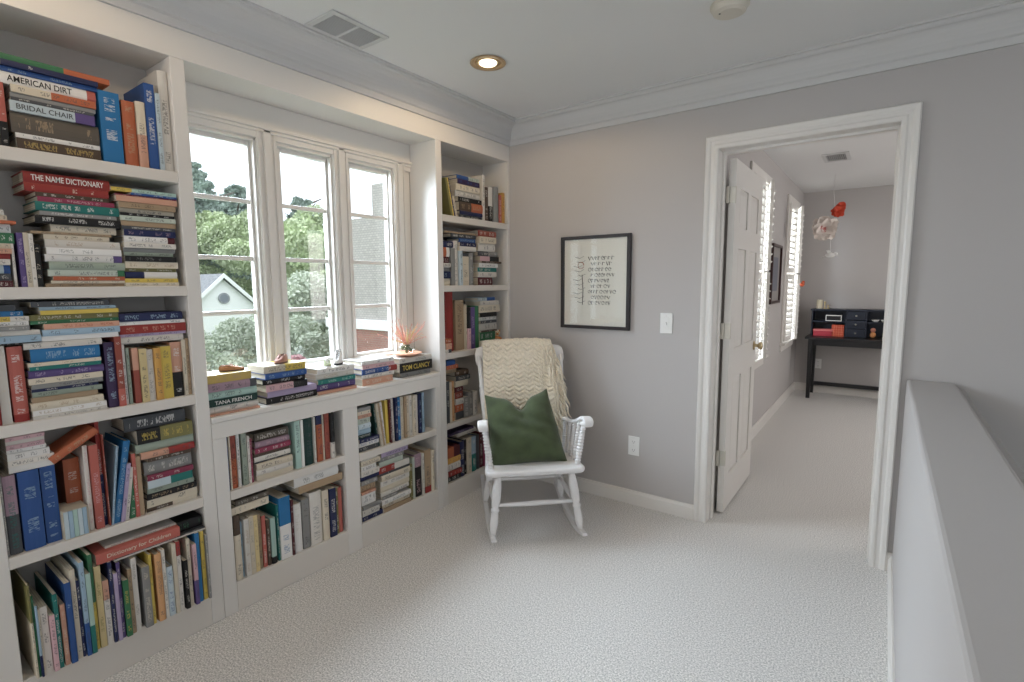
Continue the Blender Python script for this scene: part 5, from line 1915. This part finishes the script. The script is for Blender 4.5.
# ------------------------------------------------------------------ far room (study)
for i, (s0, s1) in enumerate(SW):
    root = bpy.data.objects.new('window_%d' % (4 + i), None)
    COL.objects.link(root)
    struct(root, ['nearer shuttered window of the far room', 'farther shuttered window of the far room'][i])
    b = MB()
    c_ = .07
    b.box(1.25, 1.268, s0 - c_, s0, SZ0 - .01, SZ1 + c_)
    b.box(1.25, 1.268, s1, s1 + c_, SZ0 - .01, SZ1 + c_)
    b.box(1.25, 1.268, s0, s1, SZ1, SZ1 + c_)
    b.box(1.12, 1.25, s0, s0 + .012, SZ0, SZ1)
    b.box(1.12, 1.25, s1 - .012, s1, SZ0, SZ1)
    b.box(1.12, 1.25, s0, s1, SZ1 - .012, SZ1)
    b.build('window_frame', M['white'], root, bevel=.003)
    b = MB()
    b.box(1.12, 1.30, s0 - .09, s1 + .09, SZ0 - .03, SZ0 - .005)
    b.box(1.25, 1.265, s0 - .07, s1 + .07, SZ0 - .10, SZ0 - .03)
    b.build('sill', M['white'], root, bevel=.004)
    MB().box(1.130, 1.134, s0, s1, SZ0, SZ1).build('glass', M['glass'], root)
    q = MB()
    q.box(1.135, 1.155, s0, s1, 1.44, 1.48)
    q.box(1.135, 1.15, (s0 + s1) / 2 - .01, (s0 + s1) / 2 + .01, SZ0, SZ1)
    q.build('sash', M['white'], root)
    # shutter leaves in two tiers, partly folded into the room
    for (z0_, z1_) in ((SZ0 + .005, 1.445), (1.465, SZ1 - .01)):
        for (yh, sg) in ((s1 - .02, -1), (s0 + .02, 1)):
            leaf_w = (s1 - s0) / 2 - .03
            ang = 13 if sg < 0 else 3
            a_ = math.radians(ang)
            mt = Matrix.Translation((1.268, yh, 0)) @ Matrix.Rotation(-sg * a_, 4, 'Z')
            q = MB()
            q.box(-.012, .012, 0, sg * .035, z0_, z1_, mt)
            q.box(-.012, .012, sg * (leaf_w - .035), sg * leaf_w, z0_, z1_, mt)
            q.box(-.012, .012, sg * .035, sg * (leaf_w - .035), z0_, z0_ + .05, mt)
            q.box(-.012, .012, sg * .035, sg * (leaf_w - .035), z1_ - .05, z1_, mt)
            fr_ = q.build('shutter_frame', M['white'], root)
            nl = int((z1_ - z0_ - .1) / .058)
            q = MB()
            for k in range(nl):
                zc = z0_ + .05 + (k + .5) * (z1_ - z0_ - .1) / nl
                mm = mt @ Matrix.Translation((0, 0, zc)) @ Matrix.Rotation(math.radians(28), 4, 'Y')
                q.box(-.030, .030, sg * .037, sg * (leaf_w - .037), -.004, .004, mm)
            lv = q.build('louvers', M['white'], fr_)

t = thing('wall_picture', 'dark-framed picture between the shuttered windows of the far room', 'picture', (1.25, 5.49, 1.44))
b = MB()
b.box(.002, .03, -.25, -.225, -.28, .28)
b.box(.002, .03, .225, .25, -.28, .28)
b.box(.002, .03, -.225, .225, .255, .28)
b.box(.002, .03, -.225, .225, -.28, -.255)
b.build('frame', flat_mat('dark_red_wood', lin(60, 34, 34), .4), t)
MB().box(.004, .012, -.225, .225, -.255, .255).build('mount', flat_mat('grey_mount', lin(150, 145, 142), .6), t)
MB().box(.0122, .0135, -.13, .13, -.16, .16).build('image', flat_mat('muted_image', lin(110, 112, 122), .6), t)
t = thing('clip_on_bird', 'small orange ornament clipped to the farther shutter', 'ornament', (1.36, 6.62, 1.335))
b = MB()
blob(b, (0, 0, 0), .028, (1, 1.2, .9))
blob(b, (.01, .03, .026), .016)
b.build('body', flat_mat('ornament_orange', lin(205, 96, 60), .6), t, smooth=True)
MB().lathe([(.001, .0), (.006, .012)], 8, Matrix.Translation((.01, .05, .02))).build('beak', M['black'], t)
MB().tube([(0, -.02, -.01), (-.04, -.05, -.02), (-.075, -.06, -.02)], .004, 6).build('clip', M['black'], t)

# desk with hutch
DK = thing('writing_desk', 'black desk with an open hutch of cubbies and small drawers', 'desk', (1.395, 6.82, 0))
nb, DW, DD = M['black'], 1.14, .46
MB().box(0, DW, 0, DD, .70, .725).build('desktop', nb, DK, bevel=.003)
MB().box(.04, DW - .04, .03, DD - .02, .63, .70).build('apron', nb, DK)
for x in (.035, DW - .085):
    for y in (.02, DD - .07):
        MB().add([(x + .006, y + .006, 0), (x + .044, y + .006, 0), (x + .044, y + .044, 0), (x + .006, y + .044, 0), (x, y, .70), (x + .05, y, .70), (x + .05, y + .05, .70), (x, y + .05, .70)],
                 [(0, 3, 2, 1), (4, 5, 6, 7), (0, 1, 5, 4), (1, 2, 6, 5), (2, 3, 7, 6), (3, 0, 4, 7)]).build('leg', nb, DK)
MB().box(.06, DW - .06, DD - .06, DD - .035, .10, .145).build('stretcher', nb, DK)
hy0, hy1 = .22, DD - .005
b = MB()
for x in (.035, .375, .57, DW - .05):
    b.box(x, x + .014, hy0, hy1, .7255, 1.025)
b.box(.025, DW - .03, hy0 - .01, hy1, 1.025, 1.043)
b.box(.049, .375, hy0, hy1, .893, .905)
b.box(.584, DW - .05, hy0, hy1, .893, .905)
b.box(.035, DW - .036, hy1 - .006, hy1, .7255, 1.025)
b.build('hutch', M['navywood'], DK)
for k in range(3):
    z = .728 + k * .099
    dr = MB().box(.391, .568, hy0 - .004, hy0 + .18, z, z + .094).build('drawer', M['navywood'], DK, bevel=.002)
    MB().lathe([(.004, 0), (.006, .008), (.010, .014), (.006, .020)], 10, Matrix.Translation((.48, hy0 - .004, z + .047)) @ Matrix.Rotation(PI / 2, 4, 'X')).build('knob', M['nickel'], dr, smooth=True)
dz = .726
dx, dy = 1.395, 6.82
t = thing('storage_box', 'pink and red box in the lower left cubby of the desk hutch', 'box', (dx + .062, dy + .215, dz))
MB().box(0, .20, 0, .14, 0, .075).build('box_body', flat_mat('rose_red_card', lin(178, 52, 66), .6), t, bevel=.003)
MB().box(-.003, .203, -.003, .143, .058, .08).build('lid', flat_mat('pink_card', lin(208, 112, 110), .6), t, bevel=.003)
t = thing('storage_box', 'orange gridded box in the hutch beside the small drawers', 'box', (dx + .255 - .008, dy + .215, dz))
MB().box(0, .122, 0, .13, 0, .135).build('box_body', flat_mat('orange_card', lin(205, 88, 62), .6), t, bevel=.003)
b = MB()
for k in range(1, 5):
    b.box(k * .0244 - .001, k * .0244 + .001, -.0015, 0, .002, .133)
    b.box(.002, .120, -.0015, 0, k * .027 - .001, k * .027 + .001)
b.build('grid_lines', flat_mat('pale_lines', lin(235, 160, 130), .6), t)
t = thing('letter_tray', 'small white-rimmed black tray in the upper left cubby of the hutch', 'tray', (dx + .18, dy + .23, .9055))
b = MB()
b.box(0, .16, 0, .12, 0, .006)
b.box(0, .16, 0, .006, .006, .07)
b.box(0, .006, .006, .12, .006, .07)
b.box(.154, .16, .006, .12, .006, .07)
b.build('tray_body', M['black'], t)
b = MB()
b.box(0, .16, -.002, 0, .060, .07)
b.box(0, .16, -.002, 0, 0, .008)
b.box(0, .008, -.002, 0, .008, .06)
b.box(.152, .16, -.002, 0, .008, .06)
b.build('rim', M['plate'], t)
for k, x in enumerate((.66, .745)):
    t = thing('small_bowl', ['white bowl in the upper right cubby, nearer the drawers', 'white bowl in the upper right cubby, near the door edge'][k], 'bowl', (dx + x, dy + .27, .9055))
    MB().lathe([(.015, 0), (.022, .003), (.036, .022), (.038, .028), (.034, .026), (.02, .008), (0, .006)], 20).build('bowl_body', M['plate'], t, smooth=True)
t = thing('toy_figure', 'small tan toy figure in the lower right cubby of the hutch', 'toy', (dx + .645, dy + .26, dz))
blob(MB(), (0, 0, .034), .030, (1, .8, 1.15)).build('body', tanp, t, smooth=True)
blob(MB(), (0, 0, .088), .026).build('head', flat_mat('toy_rose', lin(196, 130, 110), .7), t, smooth=True)
t = thing('paper_stack', 'pile of pale green papers at the right of the hutch', 'papers', (dx + .735, dy + .205, dz))
for k in range(4):
    MB().box(.003 * (k % 2), .16 + .003 * (k % 2), 0, .15, k * .017, k * .017 + .0165).build('bundle', flat_mat(['pale_green_paper', 'cream_paper'][k % 2], [lin(190, 205, 150), lin(225, 220, 200)][k % 2], .8), t)
t = thing('candle', 'cream pillar candle on top of the desk hutch', 'candle', (dx + .10, dy + .34, 1.0435))
MB().lathe([(.030, 0), (.032, .003), (.032, .10), (.028, .106), (.004, .103)], 24).build('wax', flat_mat('cream_wax', lin(216, 206, 180), .5), t, smooth=False)
MB().lathe([(.0012, 0), (.0010, .012)], 6, Matrix.Translation((0, 0, .103))).build('wick', M['slot'], t)
for k, (x, h_, lb) in enumerate(((.155, .085, 'slim gold candlestick beside the pillar candle'), (.190, .045, 'tiny gold ornament farthest right on the hutch top'))):
    t = thing('candlestick', lb, 'ornament', (dx + x, dy + .33, 1.0435))
    MB().lathe([(.018, 0), (.018, .004), (.006, .012), (.005, h_ * .5), (.011, h_ * .6), (.006, h_ * .7), (.014, h_ * .95), (.012, h_)], 16).build('stem', flat_mat('dull_gold', lin(178, 158, 118), .4), t, smooth=True)

# hanging paper flowers
FT = thing('hanging_mobile', 'red and white paper flowers with a small bird hanging on a string', 'mobile', (1.655, 6.0, 0))
MB().tube([(-.01, .25, H), (-.002, .12, 2.25), (.02, 0, 2.13), (.03, 0, 2.0), (0, 0, 1.82), (.01, 0, 1.66)], .0016, 5).build('string', M['plate'], FT)


def flower(name, c, r, layers, mtl, tilt, rr):
    b = MB()
    rq = random.Random(len(name) * 7 + layers)
    for L_ in range(layers):
        n_ = 9 + 2 * L_
        rad = r * (.45 + .55 * L_ / max(1, layers - 1))
        for k in range(n_):
            a = 2 * PI * k / n_ + L_ * .37
            w_ = rad * .40
            lift = .42 * (1 - L_ / layers) + rq.uniform(-.16, .14)
            a += rq.uniform(-.12, .12)
            rad_ = rad
            rad = rad_ * rq.uniform(.86, 1.10)
            mt = tilt @ Matrix.Rotation(a, 4, 'Z') @ Matrix.Rotation(-lift * 1.6, 4, 'Y')
            def pf(u, v):
                s = u
                ww = w_ * math.sin(PI * min(1, .12 + s * .80)) ** .7
                return mt @ Vector((rad * s, (v - .5) * 2 * ww, .10 * rad * math.sin(PI * s) + .12 * rad * (2 * v - 1) ** 2))
            b.grid(pf, 5, 4)
            rad = rad_
    return b.build(name, mtl, FT, loc=c, smooth=True)


face = Matrix.Rotation(math.radians(90), 4, 'X') @ Matrix.Rotation(math.radians(20), 4, 'Y')
flower('white_flower', (-.058, -.03, 1.885), .125, 4, M['rose'], face, 0)['label'] = 'large white paper flower'
flower('flower_centre', (-.058, -.045, 1.885), .045, 2, M['pinkp'], face, 0)['label'] = 'pink flower centre'
flower('red_flower', (.052, -.02, 2.045), .062, 3, M['redp'], face, 0)['label'] = 'small red paper flower'
flower('red_flower', (.075, .0, 2.095), .045, 3, M['redp'], face, 0)['label'] = 'upper red paper flower'
b = MB()
blob(b, (0, 0, 0), .030, (1.5, .8, .8))
blob(b, (.045, 0, .012), .018)
b.add([(-.03, 0, 0), (-.085, .012, -.012), (-.08, -.01, -.02)], [(0, 1, 2)])
b.build('paper_bird', M['plate'], FT, loc=(.010, 0, 1.625), smooth=True)['label'] = 'white paper bird'
b = MB()
b.add([(-.02, 0, .01), (.02, 0, .01), (-.01, .05, .05), (-.035, .04, .045)], [(0, 1, 2, 3)])
b.add([(-.02, 0, .01), (.02, 0, .01), (-.01, -.05, .05), (-.035, -.04, .045)], [(0, 1, 2, 3)])
b.build('wings', M['plate'], FT, loc=(.010, 0, 1.625))

# ------------------------------------------------------------------ outside
b = MB().box(-90, -.5, -20, 90, -3.2, -3.0)
struct(b.build('ground', M['grass']), 'lawn outside the windows')


def leaf_cloud(b, rg, c, r, n, size, flat=1.0):
    for _ in range(n):
        while True:
            p = Vector((rg.uniform(-1, 1), rg.uniform(-1, 1), rg.uniform(-1, 1)))
            l = p.length
            if .35 < l < 1:
                break
        p = Vector((p.x * r, p.y * r, p.z * r * flat)) + Vector(c)
        e = Vector((rg.gauss(0, 1), rg.gauss(0, 1), rg.gauss(0, 1))).normalized()
        g = e.orthogonal().normalized()
        s_ = size * rg.uniform(.6, 1.3)
        b.add([p + e * s_, p + g * s_ * .5, p - e * s_, p - g * s_ * .5], [(0, 1, 2, 3)])


def tree(name, label, x, y, ht, cr, mtl, seed, dens=900, size=.22, low=.3, group='trees beyond the windows'):
    rg = random.Random(seed)
    t = thing(name, label, 'tree', (x, y, -3), 0, group)
    b = MB()
    b.turned((0, 0, 0), (rg.uniform(-.3, .3), rg.uniform(-.3, .3), ht * .85), [(0, .035 * ht * .6), (.3, .02 * ht * .6), (1, .004 * ht)], 9)
    limbs = []
    for k in range(9):
        z = ht * (low + .1 + .55 * k / 9)
        a = rg.uniform(0, 2 * PI)
        e = Vector((math.cos(a), math.sin(a), .35)) * cr * rg.uniform(.5, .85)
        b.tube([(0, 0, z), (e.x * .5, e.y * .5, z + e.z * .35), (e.x, e.y, z + e.z)], [.012 * ht, .008 * ht, .003 * ht], 6)
        limbs.append((e.x, e.y, z + e.z))
    b.build('trunk', M['bark'], t)
    b = MB()
    if mtl is M['pine']:
        for k in range(18):
            z = ht * (low + (1 - low) * k / 17.0)
            rad = cr * (1.10 - .80 * k / 17.0)
            for j in range(6):
                a = rg.uniform(0, 2 * PI)
                leaf_cloud(b, rg, (rad * .6 * math.cos(a), rad * .6 * math.sin(a), z + rg.uniform(-.3, .3)), rad * .48, dens // 80, size, .42)
    else:
        for e in limbs + [(0, 0, ht * .9), (0, 0, ht * .7)]:
            leaf_cloud(b, rg, (e[0], e[1], e[2]), cr * .5, dens // 6, size, .8)
    b.build('foliage', mtl, t)
    return t


# (depth along -x from the bay, slope of the sight line in y)
tree('pine_tree', 'tall pine at the left edge of the left window', -39, 17.2, 12.6, 3.4, M['pine'], 1, 15000, .17, .3)
tree('pine_tree', 'pine with spreading boughs behind the white gable', -42, 21.6, 12.0, 3.6, M['pine'], 2, 14000, .18, .3)
tree('broadleaf_tree', 'bright green tree behind the gable roof, left window', -31, 17.6, 9.0, 2.8, M['leaf'], 3, 11000, .13, .2)
tree('broadleaf_tree', 'green tree directly behind the white gable', -37, 15.0, 9.4, 3.0, M['leaf'], 13, 11000, .14, .2)
tree('broadleaf_tree', 'wide green tree filling the middle window', -25, 18.2, 8.6, 3.3, M['leaf'], 4, 13000, .12, .12)
tree('pine_tree', 'sparse pine above the trees of the middle window', -40, 26.6, 11.6, 3.0, M['pine'], 5, 8000, .18, .4)
tree('broadleaf_tree', 'low rounded tree left of the brick house', -17, 12.1, 4.6, 2.0, M['leaf2'], 6, 11000, .09, .12)
tree('broadleaf_tree', 'distant green tree between the middle and left windows', -46, 27.0, 9.6, 5.0, M['leaf'], 7, 9000, .20, .2)
tree('broadleaf_tree', 'distant tree beyond the white house', -50, 20.0, 10.2, 5.0, M['leaf'], 15, 9000, .20, .2)
tree('shrub', 'pale leafy shrub below the gable in the left window', -9.8, 4.5, 3.45, 1.3, M['leaf2'], 9, 16000, .045, .1, 'shrubs below the windows')
tree('shrub', 'pale leafy shrub at the lower right of the left window', -11.4, 6.5, 3.4, 1.2, M['leaf2'], 10, 15000, .05, .1, 'shrubs below the windows')
tree('shrub', 'leafy shrub at the foot of the middle window', -13.6, 9.6, 3.2, 1.3, M['leaf2'], 11, 11000, .055, .1, 'shrubs below the windows')
tree('blossom_tree', 'small pink-blossoming tree low in the middle window', -9.6, 7.0, 2.7, .55, M['blossom'], 12, 4200, .04, .1, None)

# white gable house
GH = thing('white_house', 'white house with a gable, round attic window and grey roof', 'house', (-25, 12.4, -3))
b = MB()
b.box(-9, 0, -1.9, 1.9, 0, 3.05)
b.add([(0, -1.9, 3.05), (0, 1.9, 3.05), (0, 0, 4.75), (-9, -1.9, 3.05), (-9, 1.9, 3.05), (-9, 0, 4.75)], [(0, 1, 2), (3, 5, 4), (0, 2, 5, 3), (1, 4, 5, 2)])
b.box(-9, -3.5, -6.5, -1.9, 0, 3.05)
b.build('walls', M['siding'], GH)
b = MB()
for s in (-1, 1):
    b.add([(.25, s * 2.2, 2.80), (.25, 0, 4.82), (-9, 0, 4.82), (-9, s * 2.2, 2.80), (.25, s * 2.2, 2.92), (.25, 0, 4.96), (-9, 0, 4.96), (-9, s * 2.2, 2.92)],
          [(0, 1, 2, 3), (4, 7, 6, 5), (0, 4, 5, 1), (0, 3, 7, 4), (3, 2, 6, 7)])
b.add([(-3.2, -6.8, 2.95), (-3.2, -.3, 2.95), (-6.2, -.3, 4.7), (-6.2, -6.8, 4.7), (-9.3, -.3, 2.95), (-9.3, -6.8, 2.95)], [(0, 1, 2, 3), (3, 2, 4, 5)])
b.build('roof', M['roof'], GH)
b = MB()
for s in (-1, 1):
    b.add([(.26, s * 2.22, 2.72), (.26, 0, 4.76), (.26, 0, 4.98), (.26, s * 2.22, 2.94), (.31, s * 2.22, 2.72), (.31, 0, 4.76), (.31, 0, 4.98), (.31, s * 2.22, 2.94)],
          [(0, 3, 2, 1), (4, 5, 6, 7), (0, 1, 5, 4), (3, 7, 6, 2), (0, 4, 7, 3)])
b.build('bargeboard', M['siding'], GH)
wn_ = MB().lathe([(.24, 0), (.28, .02), (.28, .06), (.23, .06)], 28, Matrix.Translation((0.0, 0.05, 3.72)) @ Matrix.Rotation(PI / 2, 4, 'Y')).build('round_window', M['roof'], GH)
MB().lathe([(.20, 0), (.20, .065)], 28, Matrix.Translation((0.0, 0.05, 3.72)) @ Matrix.Rotation(PI / 2, 4, 'Y')).build('pane', flat_mat('dark_pane', lin(120, 125, 135), .3), wn_)

# pale brick house
BH = thing('brick_house', 'pale brick house with a chimney filling the right window', 'house', (-9.55, 8.0, -3))
b = MB()
b.box(0, 1.0, 0, 7, 3.3, 5.72)
b.box(1.0, 10.0, 0, 7, 3.3, 5.95)
b.build('upper_wall', M['brick'], BH)
MB().box(1.83, 3.0, .0, .9, 5.955, 6.68).build('chimney', M['brick'], BH)
b = MB().box(0.02, 10.0, .02, 7, 0, 3.3)
b.build('lower_wall', M['redbrick'], BH)
b = MB()
b.box(-.08, 10.05, -.10, 0, 3.28, 3.52)
b.build('band', M['siding'], BH, bevel=.01)

# labels for the rest of the setting
for n_, l_ in dict(baseboard_back='white baseboard along the grey doorway wall', baseboard_back_right='short white baseboard right of the door casing',
                   baseboard_stair='white baseboard along the low half wall', baseboard_study_far='white baseboard behind the black desk',
                   baseboard_study_left='white baseboard under the shuttered windows', ceiling='smooth pale grey painted ceiling',
                   trim_2='white crown moulding above the bookshelves', trim_3='white crown moulding above the doorway wall',
                   trim_5='door casing on the far-room side', trim_7='window casing at the left end of the bay',
                   trim_8='wide casing between left and middle bay windows', trim_9='wide casing between middle and right bay windows',
                   trim_10='window casing at the right end of the bay', wall_study_far='grey wall behind the black desk',
                   wall_study_left='grey wall with two shuttered windows', wall_study_right='right-hand wall of the far room',
                   wall_rear='wall behind the viewer', wall_right='outer wall across the open stairwell',
                   floor_lower='carpet at the foot of the stairs').items():
    bpy.data.objects[n_]['label'] = l_
